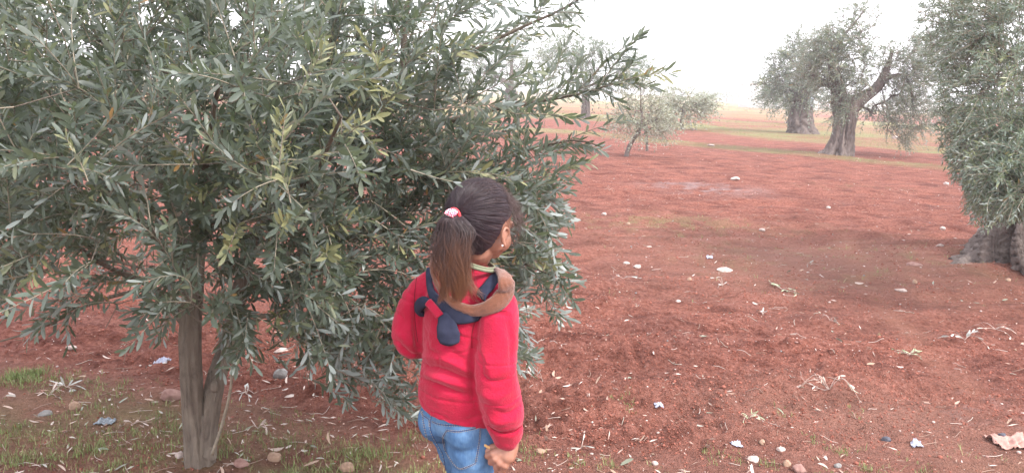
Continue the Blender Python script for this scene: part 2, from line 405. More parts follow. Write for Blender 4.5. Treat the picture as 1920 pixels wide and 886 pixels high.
def connect(nodes, par, rad0, targets, step, root, sag=.12):
    """grow thin branches from the limb skeleton to every target, nearest first"""
    nodes = [np.array(n, float) for n in nodes]; par = list(par); rad0 = list(rad0); ends = []
    arr = np.zeros((len(targets) * 40 + len(nodes), 3)); n0 = len(nodes); arr[:n0] = nodes
    depth = np.linalg.norm(targets - root, axis=1); cost0 = np.zeros(len(arr)); cost0[:n0] = 0
    for ti in np.argsort(depth):
        t = targets[ti]; dd = np.linalg.norm(arr[:n0] - t, axis=1)
        # prefer attachment points lying towards the root
        back = np.linalg.norm(arr[:n0] - root, axis=1)
        j = int(np.argmin(dd + .35 * np.maximum(back - depth[ti] + .05, 0)))
        a = arr[j]; D = dd[j]; k = max(1, int(D / step)); last = j
        side = rng.normal(0, .06, 3) * D
        for q in range(1, k + 1):
            u = q / k; p = a + (t - a) * u + side * math.sin(u * 3.1416) + np.array([0, 0, sag * D * math.sin(u * 3.1416) * .5])
            arr[n0] = p; par.append(last); rad0.append(0); last = n0; n0 += 1
        ends.append((last, ti))
    return arr[:n0].copy(), np.array(par), np.array(rad0), ends
def branch_mesh(arr, par, rad0, rt, expo=2.35, sides=6, minr=0, bag=None):
    n = len(arr); r = np.zeros(n); acc = np.zeros(n); ch = [[] for _ in range(n)]
    for i in range(n - 1, -1, -1):
        if acc[i] == 0: acc[i] = rt ** expo
        r[i] = acc[i] ** (1 / expo)
        if rad0[i] > 0: r[i] = rad0[i]
        if par[i] >= 0:
            acc[par[i]] += acc[i]; ch[par[i]].append(i)
    bag = bag or Bag(); done = np.zeros(n, bool)
    roots = [i for i in range(n) if par[i] < 0]; stack = [(x, -1) for x in roots]
    while stack:
        i, p = stack.pop(); chain = [p] if p >= 0 else []; cr = [min(r[p], r[i] * 1.25)] if p >= 0 else []
        while True:
            chain.append(i); cr.append(r[i])
            if not ch[i]: break
            c = sorted(ch[i], key=lambda q: -r[q] - (1 if rad0[q] > 0 else 0)); stack += [(q, i) for q in c[1:]]; i = c[0]
        if len(chain) < 2 or max(cr) < minr: continue
        mr = max(cr); sd = 10 if mr > .05 else (7 if mr > .015 else (5 if mr > .006 else 4))
        pts = arr[chain]
        v, f, t = tube(pts, cr, sd); bag.add(v, f, t)
    return bag, r
def sample_blobs(blobs, shell=.33):
    out = []
    for c, r, n in blobs:
        u = unit(rng.normal(size=(n, 3))) * (rng.random(n) ** shell)[:, None]
        out.append(np.array(c) + u * np.array(r))
    return np.concatenate(out)
def gnarl_trunk(bag, path, rad, lobes=7, amp=.2, seed=0, sides=64, rings=60, flare=0, twist=.5, rough=.03):
    """old olive trunk: fluted, twisted, with deep clefts and roots that flare out"""
    pr = crom(np.hstack([np.asarray(path, float), np.asarray(rad, float)[:, None]]), rings); path = pr[:, :3]; rad = pr[:, 3]
    T, Nn, B = frames(path); a = np.arange(sides) * 2 * math.pi / sides; t = np.linspace(0, 1, rings)
    A, Tt = np.meshgrid(a, t); tw = A + twist * Tt * 2
    q = np.stack([np.cos(tw).ravel() * lobes / 2.6, np.sin(tw).ravel() * lobes / 2.6, Tt.ravel() * 1.6 + seed], 1)
    n = fbm(q, 3).reshape(A.shape); q2 = q.copy(); q2[:, :2] *= 2.7; q2[:, 2] = q2[:, 2] * 3.5 + 9
    n2 = fbm(q2, 3).reshape(A.shape)
    cleft = -np.exp(-(n / .10) ** 2) * .8
    n3 = fbm(q * np.array([4.2, 4.2, 2.2]) + 31, 3).reshape(A.shape)
    rr = rad[:, None] * (1 + amp * (1.3 * np.abs(n) * 2 - .3 + cleft * .75) + rough * 3 * n2 - rough * 2.2 * np.exp(-(n3 / .09) ** 2))
    if flare:
        fl = np.exp(-Tt * rings / (rings * .16)); rr = rr * (1 + flare * fl * (.45 + .9 * sstep(-.2, .5, n)))
    V = path[:, None] + rr[..., None] * (np.cos(A)[..., None] * Nn[:, None] + np.sin(A)[..., None] * B[:, None])
    i = np.arange(rings - 1)[:, None] * sides; j = np.arange(sides)[None]; k = (j + 1) % sides
    F = np.stack([i + j, i + k, i + sides + k, i + sides + j], -1).reshape(-1, 4)
    V = np.vstack([V.reshape(-1, 3), path[-1] + T[-1] * rad[-1] * .4]); c = len(V) - 1; j = np.arange(sides)
    bag.add(V, F, np.stack([(rings - 1) * sides + j, (rings - 1) * sides + (j + 1) % sides, np.full(sides, c)], 1))

def build_tree(name, label, base, limbs, blobs, trunk_bag=None, step=.12, n_shoot_len=(.14, .3), sp=.02, ll=.055, lw=.2, simple_leaf=True, keep_t=None,
               rt=.002, mleaf=None, mbark=None, mtwig=None, upward=.35, droop=.15, keep=None, young=.06, extra=None, shell=.33, group=None, twigs=True, multi=1, bare=0, sag=.12, cat='tree', wr=.0014):
    base = np.asarray(base, float); root = empty(name, base); tag(root, label, cat, group)
    nodes = []; par = []; rad = []; first = {}
    for li, (pts, rads, parent) in enumerate(limbs):           # limb: points, radii, index of (limb) it leaves from its nearest point
        n = max(3, int(np.sum(np.linalg.norm(np.diff(np.asarray(pts), axis=0), axis=1)) / step))
        pr = crom(np.hstack([np.asarray(pts, float), np.asarray(rads, float)[:, None]]), n)
        if parent >= 0:
            s, e = first[parent]; A = np.array(nodes[s:e]); j = s + int(np.argmin(np.linalg.norm(A - pr[0, :3], axis=1)))
        else: j = -1
        st = len(nodes)
        for q in pr: nodes.append(q[:3]); par.append(j); rad.append(q[3]); j = len(nodes) - 1
        first[li] = (st, len(nodes))
    tg = sample_blobs(blobs, shell)
    tg = tg[tg[:, 2] > .08]
    if keep is not None: tg = tg[keep(tg)]
    if keep_t is not None: tg = tg[keep_t(tg)]
    arr, par, rad, ends = connect(nodes, par, rad, tg, step, base + np.array([0, 0, .8]), sag)
    bb, r = branch_mesh(arr, par, rad, rt, minr=rt * 1.02 if not twigs else 0)
    cen = np.mean(tg, axis=0)
    leaf = Bag(); tw = Bag() if twigs else None
    st = []; dr = []; Ls = []
    for e, ti in ends:
        p = arr[e]; q = arr[par[e]]; d = unit(p - q)
        for m in range(multi):
            dd = unit(d * .55 + unit(p - cen) * .45 + np.array([0, 0, upward]) + rng.normal(0, .38, 3))
            st.append(p if m == 0 else arr[par[e]] if rng.random() < .5 else p); dr.append(dd); Ls.append(rng.uniform(*n_shoot_len))
    if extra: 
        for s_, d_, l_ in extra: st.append(np.array(s_)); dr.append(unit(np.array(d_))); Ls.append(l_)
    shoots(leaf, tw, st, dr, Ls, sp, ll, lw, simple_leaf, young, bare, keep, droop, wr)
    if trunk_bag is None: tb = bb
    else: tb = trunk_bag
    off = base
    if trunk_bag is None: bb.build('trunk', mbark, root, off=off)
    else:
        trunk_bag.build('trunk', mbark, root, off=off); bb.build('branches', mbark, root, off=off)
    if twigs: tw.build('twigs', mtwig or mat_twig, root, off=off)
    leaf.build('foliage', mleaf, root, off=off)
    return root

def girl_zone(p):                 # True outside the space the child takes up
    p = np.atleast_2d(p); c = np.array([-.12, 1.97])
    d = np.hypot(p[:, 0] - c[0] , p[:, 1] - c[1])
    head = np.linalg.norm(p - np.array([-.08, 1.95, 1.05]), axis=1)
    sight = (p[:, 1] < 2.0) & (p[:, 0] > -.33 * p[:, 1] / 2.0) & (p[:, 0] < .5) & (p[:, 2] < 1.19)
    px, py = proj_all(p)
    low = py < np.interp(px, [-200, 0, 280, 335, 380, 398, 470, 540, 620, 700, 780, 860, 1000, 1100], [600, 650, 670, 612, 618, 700, 705, 700, 745, 790, 800, 780, 700, 600])
    right = px < np.interp(py, [-100, 0, 90, 140, 200, 260, 330, 450, 560, 650, 720], [1150, 1170, 1245, 1262, 1190, 1155, 1075, 1075, 1095, 1050, 980])
    return ((d > .30) | (p[:, 2] > 1.12)) & (head > .17) & ~sight & (p[:, 1] > 1.45) & low & right
def thin_fg(p):
    px, py = proj_all(p); n = fbm(p * 3.6, 2); th = -.40 + .50 * sstep(760, 930, px) * (1 - sstep(230, 330, py)) + .22 * (1 - sstep(0, 160, py)); return n > th
def thin_r(p):
    px, py = proj_all(p); n = fbm(p * 2.6 + 5, 2); return n > -.30 + .35 * (1 - sstep(1740, 1860, px)) * (1 - sstep(240, 330, py))
def proj_all(p):
    v = p - CAM; z = v @ cF; return 960 + FOC * (v @ cR) / z, 443 - FOC * (v @ cU) / z
def right_zone(p):                # the crown's real outline: clear of the roots, ragged towards the field
    p = np.atleast_2d(p); px, py = proj_all(p)
    px = px + 26 * fbm(p * 3.1, 2); py = py + 14 * fbm(p * 4.1 + 3, 2)
    return (px > np.interp(py, [-50, 0, 100, 200, 280, 330, 400, 440], [1700, 1705, 1735, 1745, 1765, 1790, 1805, 1850])) & (py < np.interp(px, [1760, 1800, 1830, 1865, 1920], [330, 425, 440, 430, 415]))

# --- the young olive in the foreground
def foreground_tree():
    b = G(372, 876); bz = hz(b[0], b[1]); base = np.array([b[0], b[1], bz])
    Yb = b[1]
    tb = Bag()
    def S(px, py, Y): return P(px, py, Y)
    l1 = [S(372, 905, Yb), S(368, 850, Yb), S(362, 780, Yb), S(357, 700, Yb - .02), S(356, 620, Yb), S(362, 540, Yb + .05), S(372, 440, Yb + .10)]
    r1 = [.040, .036, .034, .034, .034, .032, .028]
    l2 = [S(382, 905, Yb), S(384, 850, Yb + .01), S(392, 780, Yb + .02), S(401, 730, Yb + .03), S(412, 690, Yb + .05), S(430, 635, Yb + .08), S(450, 540, Yb + .12), S(475, 440, Yb + .15)]
    r2 = [.038, .035, .033, .032, .030, .028, .025, .022]
    for path, rad, sd_ in ((l1, r1, 1.0), (l2, r2, 4.0)):
        gnarl_trunk(tb, path, rad, lobes=5, amp=.12, seed=sd_, sides=56, rings=110, flare=.30, twist=.2, rough=.030)
    # knots, pruning scars and the little spur on the stems
    for px, py, r, dy in ((360, 846, .028, -.008), (392, 850, .027, -.008), (378, 790, .030, .002), (402, 725, .016, -.020)):
        c = S(px, py, Yb + dy); v = unit(rng.normal(size=(220, 3))); 
        ico = bmesh.new(); bmesh.ops.create_icosphere(ico, subdivisions=3, radius=1)
        V = np.array([q.co[:] for q in ico.verts]); T = np.array([[q.index for q in f.verts] for f in ico.faces]); ico.free()
        V = V * (r * (1 + .35 * fbm(V * 2.2 + px, 3)))[:, None] * np.array([1, .7, 1.25]); tb.add(V + c, None, T)
    limbs = [(l1, r1, -1), (l2, r2, -1),
             ([l1[-2], S(330, 400, 2.9), S(270, 250, 2.95), S(230, 60, 3.0), S(200, -160, 3.05)], [.032, .026, .02, .015, .009], 0),
             ([l1[-1], S(400, 330, 2.9), S(440, 180, 2.85), S(470, 0, 2.85), S(480, -220, 2.9)], [.028, .024, .018, .013, .008], 0),
             ([l2[-1], S(540, 370, 2.95), S(640, 270, 2.9), S(745, 170, 2.85), S(760, 40, 2.8), S(800, -150, 2.8)], [.022, .019, .016, .013, .010, .006], 1),
             ([l2[-2], S(560, 480, 2.85), S(700, 420, 2.75), S(820, 330, 2.75), S(900, 200, 2.75)], [.022, .018, .014, .010, .006], 1),
             ([S(640, 270, 2.9), S(760, 250, 2.85), S(900, 210, 2.75), S(1010, 190, 2.7), S(1090, 175, 2.62), S(1165, 152, 2.55)], [.012, .011, .009, .007, .004, .0022], 4),
             ([S(745, 170, 2.85), S(860, 110, 2.8), S(960, 60, 2.75), S(1060, 15, 2.7), S(1130, -30, 2.6)], [.010, .008, .006, .004, .0022], 4),
             ([S(820, 330, 2.75), S(930, 300, 2.7), S(1010, 275, 2.62), S(1080, 262, 2.55), S(1130, 276, 2.5)], [.009, .007, .005, .0035, .002], 5),
             ([S(700, 420, 2.75), S(820, 450, 2.7), S(930, 470, 2.65), S(1020, 510, 2.6), S(1090, 520, 2.5)], [.010, .008, .006, .004, .002], 5),
             ([l1[-3], S(290, 540, 2.7), S(200, 500, 2.5), S(120, 455, 2.35), S(20, 500, 2.2)], [.016, .012, .008, .005, .003], 0),
             ([S(290, 540, 2.7), S(190, 560, 2.5), S(110, 600, 2.35), S(40, 628, 2.25), S(-40, 650, 2.2)], [.008, .006, .004, .003, .002], 10),
             ([l1[-2], S(280, 430, 2.6), S(180, 330, 2.4), S(80, 260, 2.3), S(-60, 180, 2.2)], [.018, .014, .010, .007, .004], 0),
             ([l1[-1], S(380, 360, 2.5), S(390, 270, 2.2), S(410, 160, 2.0)], [.018, .013, .009, .005], 0),
             ([l2[-1], S(520, 400, 2.5), S(590, 320, 2.25), S(640, 220, 2.05)], [.016, .012, .008, .004], 1),
             ([l2[-3], S(500, 590, 2.7), S(600, 610, 2.55), S(690, 660, 2.5), S(740, 730, 2.5)], [.013, .009, .006, .004, .002], 1)]
    blobs = [((-1.3, 2.95, 1.42), (1.15, 1.0, .85), 620),
             ((-1.05, 2.35, 1.15), (.95, .55, .55), 340),
             ((-.62, 2.35, .80), (.45, .35, .38), 120),
             ((-.40, 2.45, .52), (.28, .25, .30), 38),
             ((-.36, 2.65, 1.12), (.45, .45, .55), 150),
             ((-.05, 2.75, .78), (.26, .28, .42), 60),
             ((.03, 2.55, 1.05), (.15, .2, .45), 26),
             ((-.25, 2.8, 1.62), (.5, .4, .25), 34),
             ((-1.75, 2.5, 1.0), (.4, .4, .35), 60),
             ((-1.1, 1.95, 1.35), (.7, .25, .28), 60)]
    ex = []
    def along(pts, n, l, spread=.5, up=.3):
        q = crom(pts, n * 3); 
        for i in range(n):
            k = 1 + i * 3 + 1; k = min(k, len(q) - 2); d = unit(q[k + 1] - q[k]); ex.append((q[k], d + rng.normal(0, spread, 3) + np.array([0, 0, up]), l * rng.uniform(.6, 1.1)))
        ex.append((q[-1], unit(q[-1] - q[-2]) + np.array([0, 0, .1]), l * .8))
    along(limbs[6][0][2:], 16, .24, .35, .35); along(limbs[7][0][1:], 14, .24, .4, .35); along(limbs[8][0][1:], 10, .18, .35, 0); along(limbs[9][0][1:], 12, .2, .4, -.1)
    along(limbs[10][0][1:], 9, .22, .3, .1); along(limbs[11][0][1:], 7, .22, .25, .0); along(limbs[15][0][1:], 9, .2, .4, -.2)
    # shoots that hang low right of the trunks and a pale one that stands up
    for px, py, Y in ((690, 560, 2.2), (715, 610, 2.25), (660, 600, 2.3), (740, 640, 2.3), (640, 560, 2.3), (710, 700, 2.4), (760, 560, 2.2), (540, 540, 2.2), (780, 620, 2.45), (420, 570, 2.55), (440, 600, 2.6), (405, 560, 2.5), (450, 560, 2.5), (425, 620, 2.62), (385, 540, 2.5), (350, 520, 2.45), (320, 520, 2.4), (300, 560, 2.45), (230, 590, 2.4), (590, 600, 2.4), (610, 570, 2.3)):
        ex.append((S(px, py, Y), (rng.normal(0, .3), -.15, -1), rng.uniform(.12, .22)))
    rt_ = build_tree('young_olive_tree', 'young olive with two smooth grey stems and a broad dense crown, behind the child', base, limbs, blobs, tb,
                     step=.075, n_shoot_len=(.13, .30), sp=.0148, ll=.050, lw=.22, simple_leaf=False, rt=.0011, mleaf=mat_leaf, mbark=mat_bark_young,
                     keep=girl_zone, keep_t=thin_fg, extra=ex, multi=2, upward=.45, droop=.15, young=.10, shell=.42, sag=.15)
    # the thin bare sucker that arches up from the foot of the stems
    sk = Bag(); q = crom([S(398, 850, Yb - .07), S(415, 800, Yb - .1), S(432, 730, Yb - .15), S(437, 660, Yb - .2), S(440, 590, Yb - .22), S(470, 530, Yb - .2)], 30)
    v, f, t = tube(q, np.linspace(.006, .003, 30), 6); sk.add(v, f, t); sk.build('sucker_shoot', mat_twig, rt_, off=base)
    # pale yellow-green leader in the front of the crown
    for a, b_, Y in (((508, 330), (520, 215), 1.62), ((522, 320), (536, 208), 1.60), ((545, 380), (532, 315), 1.62), ((165, 340), (135, 250), 1.62), ((560, 180), (610, 75), 1.7), ((770, 318), (852, 348), 1.80)):
        yl = 2.0 if a[0] < 700 else -1.0; sp_ = .010 if yl > 0 else .016
        lf = Bag(); tw = Bag(); p0 = S(*a, Y); p1 = S(*b_, Y - .02); shoots(lf, tw, [p0], [unit(p1 - p0)], [np.linalg.norm(p1 - p0)], sp_, .038, .26, False, yl, 0, None, .0, .0012)
        fs = tw.build('fresh_shoot', mat_twig, rt_, off=base); lf.build('foliage', mat_leaf, fs, off=base)
    return rt_
fg_tree = foreground_tree()

# --- the old olive cut by the right edge
def right_old_tree():
    b = G(1900, 500); base = np.array([b[0] + .34, b[1], hz(b[0], b[1])])
    Y = base[1]; tb = Bag(); x, y = base[0], base[1]
    gnarl_trunk(tb, [(x, y, -.15), (x + .02, y, .10), (x + .05, y, .35), (x + .10, y, .75), (x + .12, y + .05, 1.4), (x + .1, y + .1, 2.1)], [.64, .57, .48, .42, .38, .3], lobes=11, amp=.26, seed=3.3, sides=200, rings=140, flare=.40, twist=.35, rough=.035)
    limbs = [([(x, y, 0), (x + .1, y, 1.0), (x + .1, y, 2.0)], [.4, .3, .2], -1),
             ([(x + .1, y, 1.5), (x - .3, y - .2, 2.0), (x - .8, y - .5, 2.3), (x - 1.0, y - .7, 2.2)], [.16, .09, .04, .02], 0),
             ([(x + .1, y, 1.8), (x + .1, y - .3, 2.5), (x - .1, y - .6, 3.2)], [.16, .09, .04], 0),
             ([(x + .1, y, 1.9), (x + .6, y + .3, 2.6), (x + 1., y + .4, 3.3)], [.16, .09, .04], 0),
             ([(x + .1, y, 1.4), (x - .1, y - .6, 1.7), (x - .3, y - 1.1, 1.6), (x - .45, y - 1.3, 1.2)], [.10, .06, .03, .015], 0)]
    def E(px, py, rx, ry, n, Yd, d=.6): k = Yd / FOC * 1.03; return (P(px, py, Yd), (rx * k, d, ry * k), n)
    blobs = [E(1880, 60, 130, 130, 560, 6.3, 1.1), E(1850, 180, 95, 110, 460, 5.9, .8), E(1880, 300, 85, 85, 460, 5.6, .6), E(1885, 345, 55, 60, 230, 5.2, .35),
             E(1920, 380, 55, 36, 170, 5.4, .4), E(1835, 330, 42, 50, 110, 5.7, .4), E(1800, 250, 40, 60, 110, 6.0, .5), E(1790, 60, 50, 90, 110, 6.4, .6), E(1990, 250, 70, 150, 160, 6.0, .8)]
    return build_tree('old_olive_tree', 'thick fluted old olive at the right edge, crown hanging low over its flared roots', base, limbs, blobs, tb, step=.12,
                      n_shoot_len=(.14, .30), sp=.021, ll=.050, lw=.21, rt=.0016, mleaf=mat_leaf_old, mbark=mat_bark_old, multi=2, upward=.0, droop=.35, young=.08, sag=.2, wr=.0022, keep=right_zone, keep_t=thin_r)
right_tree = right_old_tree()

# --- the old olive with the forked limb in the middle distance
def mid_old_tree():
    b = G(1570, 290); Y = b[1]; base = np.array([b[0], Y, 0.0]); tb = Bag()
    def S(px, py, dy=0): return P(px, py, Y + dy)
    gnarl_trunk(tb, [S(1566, 302), S(1572, 285), S(1578, 262), S(1584, 235), S(1590, 205), S(1596, 188)], [.41, .34, .27, .245, .235, .19], lobes=7, amp=.24, seed=8.1, sides=90, rings=80, flare=.42, twist=.3)
    gnarl_trunk(tb, [S(1584, 225), S(1576, 195), S(1570, 165), S(1562, 130), S(1562, 95), S(1575, 78)], [.20, .20, .17, .11, .07, .02], lobes=5, amp=.2, seed=2, sides=36, rings=40, twist=.3)
    gnarl_trunk(tb, [S(1592, 205), S(1615, 185), S(1640, 168), S(1655, 150), S(1664, 132), S(1672, 112)], [.20, .16, .13, .10, .06, .02], lobes=5, amp=.2, seed=5, sides=36, rings=40, twist=.3)
    limbs = [([S(1580, 250), S(1590, 205)], [.2, .2], -1), ([S(1584, 225), S(1570, 165), S(1562, 95), S(1575, 78)], [.15, .15, .09, .04], 0),
             ([S(1592, 205), S(1640, 168), S(1662, 128), S(1672, 100)], [.15, .12, .07, .04], 0),
             ([S(1562, 110), S(1580, 70), S(1605, 40), S(1625, 15)], [.06, .04, .025, .01], 1), ([S(1570, 165), S(1535, 150), S(1515, 120)], [.10, .06, .03], 1),
             ([S(1655, 150), S(1695, 140), S(1710, 180), S(1712, 220)], [.06, .05, .03, .02], 2)]
    def E(px, py, rx, ry, n, dy=0, d=1.0): c = S(px, py, dy); k = Y / FOC * 1.03; return (c, (rx * k, d, ry * k), n)
    blobs = [E(1580, 115, 66, 58, 240), E(1560, 80, 45, 35, 60), E(1605, 48, 40, 42, 55), E(1600, 140, 46, 36, 60), E(1577, 195, 22, 32, 45, -.3, .35),
             E(1700, 130, 46, 60, 250), E(1706, 215, 36, 48, 130), E(1650, 205, 30, 18, 36), E(1740, 110, 34, 60, 80), E(1530, 120, 30, 35, 50)]
    return build_tree('old_olive_tree', 'old olive with flared grooved trunk forking into two limbs, in the middle distance', base, limbs, blobs, tb, step=.22,
                      n_shoot_len=(.18, .42), sp=.045, ll=.085, lw=.26, rt=.004, mleaf=mat_leaf_old, mbark=mat_bark_old, multi=3, upward=.1, droop=.4, young=.05, sag=.15, wr=.004)
mid_old_tree()

def far_tree(px, py, tw_px, top, crown, label, n_leaf=.12, mleaf=None, name='old_olive_tree', seed=1, gn=True, multi=2, path=None, group=None, young=.05, flare=.35, bare=0, amp=.22, lmul=1.0):
    b = G(px, py); Y = b[1]; k = Y / FOC * 1.03; base = np.array([b[0], Y, hz(b[0], Y)]); tb = Bag()
    path = path or [(px, py + 3), (px, (py * 2 + top) / 3), (px, (py + top * 2) / 3), (px, top)]
    pts = [P(a, c, Y) for a, c in path]; n = len(pts); rad = np.linspace(tw_px * .5 * k, tw_px * .32 * k, n)
    gnarl_trunk(tb, pts, rad, lobes=6 if gn else 3, amp=amp if gn else .05, seed=seed, sides=48 if gn else 12, rings=40, flare=flare, twist=.3)
    limbs = [(pts[n // 2:] if n > 3 else pts, [rad[-1] * .8] * (len(pts[n // 2:]) if n > 3 else n), -1)]; top_p = pts[-1]
    cs = []
    for cx, cy, rx, ry, m in crown:
        c = P(cx, cy, Y); cs.append((c, (rx * k, max(rx, ry) * k * .8, ry * k), m))
        limbs.append(([top_p, (top_p + c) / 2 + np.array([0, 0, .05 * Y / 20]), c + np.array([0, 0, ry * k * .3])], [rad[-1] * .6, rad[-1] * .4, rad[-1] * .15], 0))
    return build_tree(name, label, base, limbs, cs, tb, step=.012 * Y, n_shoot_len=(.010 * Y * lmul, .022 * Y * lmul), sp=.0024 * Y, ll=.0042 * Y * lmul, lw=.3, rt=.00018 * Y, mleaf=mleaf or mat_leaf_old,
                      mbark=mat_bark_old, multi=multi, upward=.15, droop=.35, young=young, twigs=Y < 40, sag=.12, group=group, bare=bare, wr=.00012 * Y)
far_tree(1502, 250, 46, 200, [(1495, 130, 54, 44, 210), (1475, 160, 46, 32, 150), (1505, 95, 38, 30, 70), (1525, 150, 30, 40, 70), (1502, 188, 28, 14, 36)],
         'squat old olive with pale hollow trunk and round crown, left of the forked one', seed=12)
far_tree(1486, 232, 16, 200, [(1470, 180, 35, 18, 90)], 'slim dark olive trunk half hidden behind the squat old olive', seed=15, name='olive_tree')
far_tree(1098, 222, 14, 165, [(1130, 125, 70, 36, 170), (1080, 105, 60, 40, 170), (1185, 128, 40, 26, 60), (1120, 160, 60, 18, 70)],
         'far olive with dark trunk, seen past right branch tips of the foreground olive', seed=17, name='olive_tree')
far_tree(958, 205, 24, 160, [(960, 110, 90, 55, 330), (900, 130, 60, 40, 120)], 'far olive mostly hidden behind the upper right of the foreground crown', seed=19, name='olive_tree')
far_tree(1176, 295, 9, 245, [(1205, 200, 48, 42, 150), (1180, 225, 36, 28, 80), (1232, 232, 34, 24, 80), (1200, 160, 30, 18, 40)],
         'small pale olive sapling with a leaning bare stem on the red soil', mleaf=mat_leaf_pale, name='olive_sapling', gn=False, path=[(1173, 300), (1178, 280), (1186, 264), (1196, 250), (1203, 238)], flare=.2, young=.1, bare=.15, lmul=.9)
far_tree(1213, 284, 5, 235, [(1216, 225, 22, 24, 40), (1222, 205, 22, 20, 30)], 'thin straight olive sapling just right of the leaning one', mleaf=mat_leaf_pale, name='olive_sapling', gn=False, flare=.1, young=.1, seed=4)
far_tree(1278, 243, 7, 215, [(1285, 195, 38, 22, 130), (1262, 208, 26, 18, 60), (1312, 195, 22, 16, 50)], 'low round olive sapling behind the two near saplings', mleaf=mat_leaf_pale, name='olive_sapling', gn=False, flare=.1, young=.1, seed=6)
# ------------------------------------------------------------------ the child
YAW = math.radians(38); HYAW = math.radians(41)
GO = np.array([P(872, 500, 1.97)[0], 1.97, 0.0])
gz = hz(GO[0], GO[1])
gR = np.array([math.cos(YAW), -math.sin(YAW), 0]); gF = np.array([math.sin(YAW), math.cos(YAW), 0]); gU = np.array([0, 0, 1.0])
def gl(r, f, u): return GO + gR * r + gF * f + gU * u
def ell_loft(bag, secs, sides=40, n=40, axes=None):
    """closed loft through (centre, half width vector, half depth vector) sections"""
    C = crom([np.concatenate([c, a, b]) for c, a, b in secs], n)
    t = np.arange(sides) * 2 * math.pi / sides
    V = C[:, None, :3] + np.cos(t)[None, :, None] * C[:, None, 3:6] + np.sin(t)[None, :, None] * C[:, None, 6:9]
    V = V.reshape(-1, 3); i = np.arange(n - 1)[:, None] * sides; j = np.arange(sides)[None]; k = (j + 1) % sides
    F = np.stack([i + j, i + k, i + sides + k, i + sides + j], -1).reshape(-1, 4)
    V = np.vstack([V, C[0, :3], C[-1, :3]]); j = np.arange(sides); k = (j + 1) % sides; c0 = len(V) - 2
    T = np.vstack([np.stack([k, j, np.full(sides, c0)], 1), np.stack([(n - 1) * sides + j, (n - 1) * sides + k, np.full(sides, c0 + 1)], 1)])
    bag.add(V, F, T)
def limb(bag, pts, rad, sides=20, n=24):
    q = crom(np.hstack([np.array(pts), np.array(rad)[:, None]]), n); p, r = q[:, :3], q[:, 3]
    T = unit(np.gradient(p, axis=0))
    # rounded ends
    a = np.linspace(0, math.pi / 2, 5)[1:-1][::-1]
    p = np.vstack([[p[0] - T[0] * r[0] * math.sin(x) for x in a], p, [p[-1] + T[-1] * r[-1] * math.sin(x) for x in a[::-1]]])
    r = np.concatenate([[r[0] * math.cos(x) for x in a], r, [r[-1] * math.cos(x) for x in a[::-1]]])
    v, f, t = tube(p, r, sides); bag.add(v, f, t)
def ball(bag, c, r, R=None, sub=4):
    ico = bmesh.new(); bmesh.ops.create_icosphere(ico, subdivisions=sub, radius=1)
    V = np.array([q.co[:] for q in ico.verts]); T = np.array([[q.index for q in f.verts] for f in ico.faces]); ico.free()
    V = V * np.array(r)
    if R is not None: V = V @ np.array(R)                 # rows of R: local axes in world
    bag.add(V + np.array(c), None, T)
def remeshed(bag, vox, smooth=6, fac=.5):
    o = bag.build('tmp', None)
    md = o.modifiers.new('r', 'REMESH'); md.mode = 'VOXEL'; md.voxel_size = vox; md.use_smooth_shade = True
    if smooth:
        s = o.modifiers.new('s', 'SMOOTH'); s.iterations = smooth; s.factor = fac
    dg = bpy.context.evaluated_depsgraph_get(); e = o.evaluated_get(dg); me = e.to_mesh()
    V = np.zeros(len(me.vertices) * 3); me.vertices.foreach_get('co', V); V = V.reshape(-1, 3)
    F = np.zeros(len(me.polygons) * 4, int)
    me.polygons.foreach_get('vertices', F); F = F.reshape(-1, 4)
    e.to_mesh_clear(); bpy.data.objects.remove(o)
    return V, F
def normals(V, F):
    n = np.cross(V[F[:, 2]] - V[F[:, 0]], V[F[:, 3]] - V[F[:, 1]]); N = np.zeros_like(V)
    for k in range(4): np.add.at(N, F[:, k], n)
    return unit(N)
def seg_dist(V, poly):
    """distance to a polyline and the parameter (0..1) of the closest point"""
    best = np.full(len(V), 1e9); par = np.zeros(len(V)); n = len(poly) - 1
    for i in range(n):
        a, b = poly[i], poly[i + 1]; ab = b - a; t = np.clip(((V - a) @ ab) / (ab @ ab + 1e-12), 0, 1)
        d = np.linalg.norm(V - (a + t[:, None] * ab), axis=1); m = d < best; best[m] = d[m]; par[m] = (i + t[m]) / n
    return best, par

person = empty('person', (GO[0], GO[1], gz))
tag(person, 'small girl in red sweater and jeans, dark ponytail, seen from behind beside the olive', 'person')
POFF = np.array([GO[0], GO[1], gz])

hF = np.array([math.sin(HYAW), math.cos(HYAW), 0]); hR = np.array([math.cos(HYAW), -math.sin(HYAW), 0])
tilt = math.radians(8)
hFt = unit(hF * math.cos(tilt) - gU * math.sin(tilt)); hUt = unit(gU * math.cos(tilt) + hF * math.sin(tilt))
HC = P(906, 412, 1.955)                                    # centre of the skull
HRm = np.array([hR, hFt, hUt])
def hl(r, f, u): return HC + hR * r + hFt * f + hUt * u

# clothes and body skeleton (metres above the soil, child is 1.15 m tall)
def torso_secs(grow=0.0, rows=None):
    out = []
    for u, w_, d_, f0, r0 in rows: out.append((gl(r0, f0, u), gR * (w_ + grow), gF * (d_ + grow)))
    return out
SW = [(.530, .112, .098, .0, 0), (.575, .118, .103, .0, 0), (.61, .120, .102, .0, 0), (.66, .112, .096, .0, 0), (.72, .110, .093, .0, 0), (.79, .114, .090, .0, 0),
      (.84, .112, .085, .005, 0), (.875, .095, .074, .012, 0), (.900, .066, .060, .02, 0), (.918, .048, .050, .026, 0)]
shR = gl(.106, .0, .845); shL = gl(-.112, .0, .858)
elR = P(930, 700, 1.86); wrR = P(951, 812, 1.87); handW = P(954, 838, 1.87)
elL = P(774, 638, 2.02); wrL = gl(-.08, .17, .72)

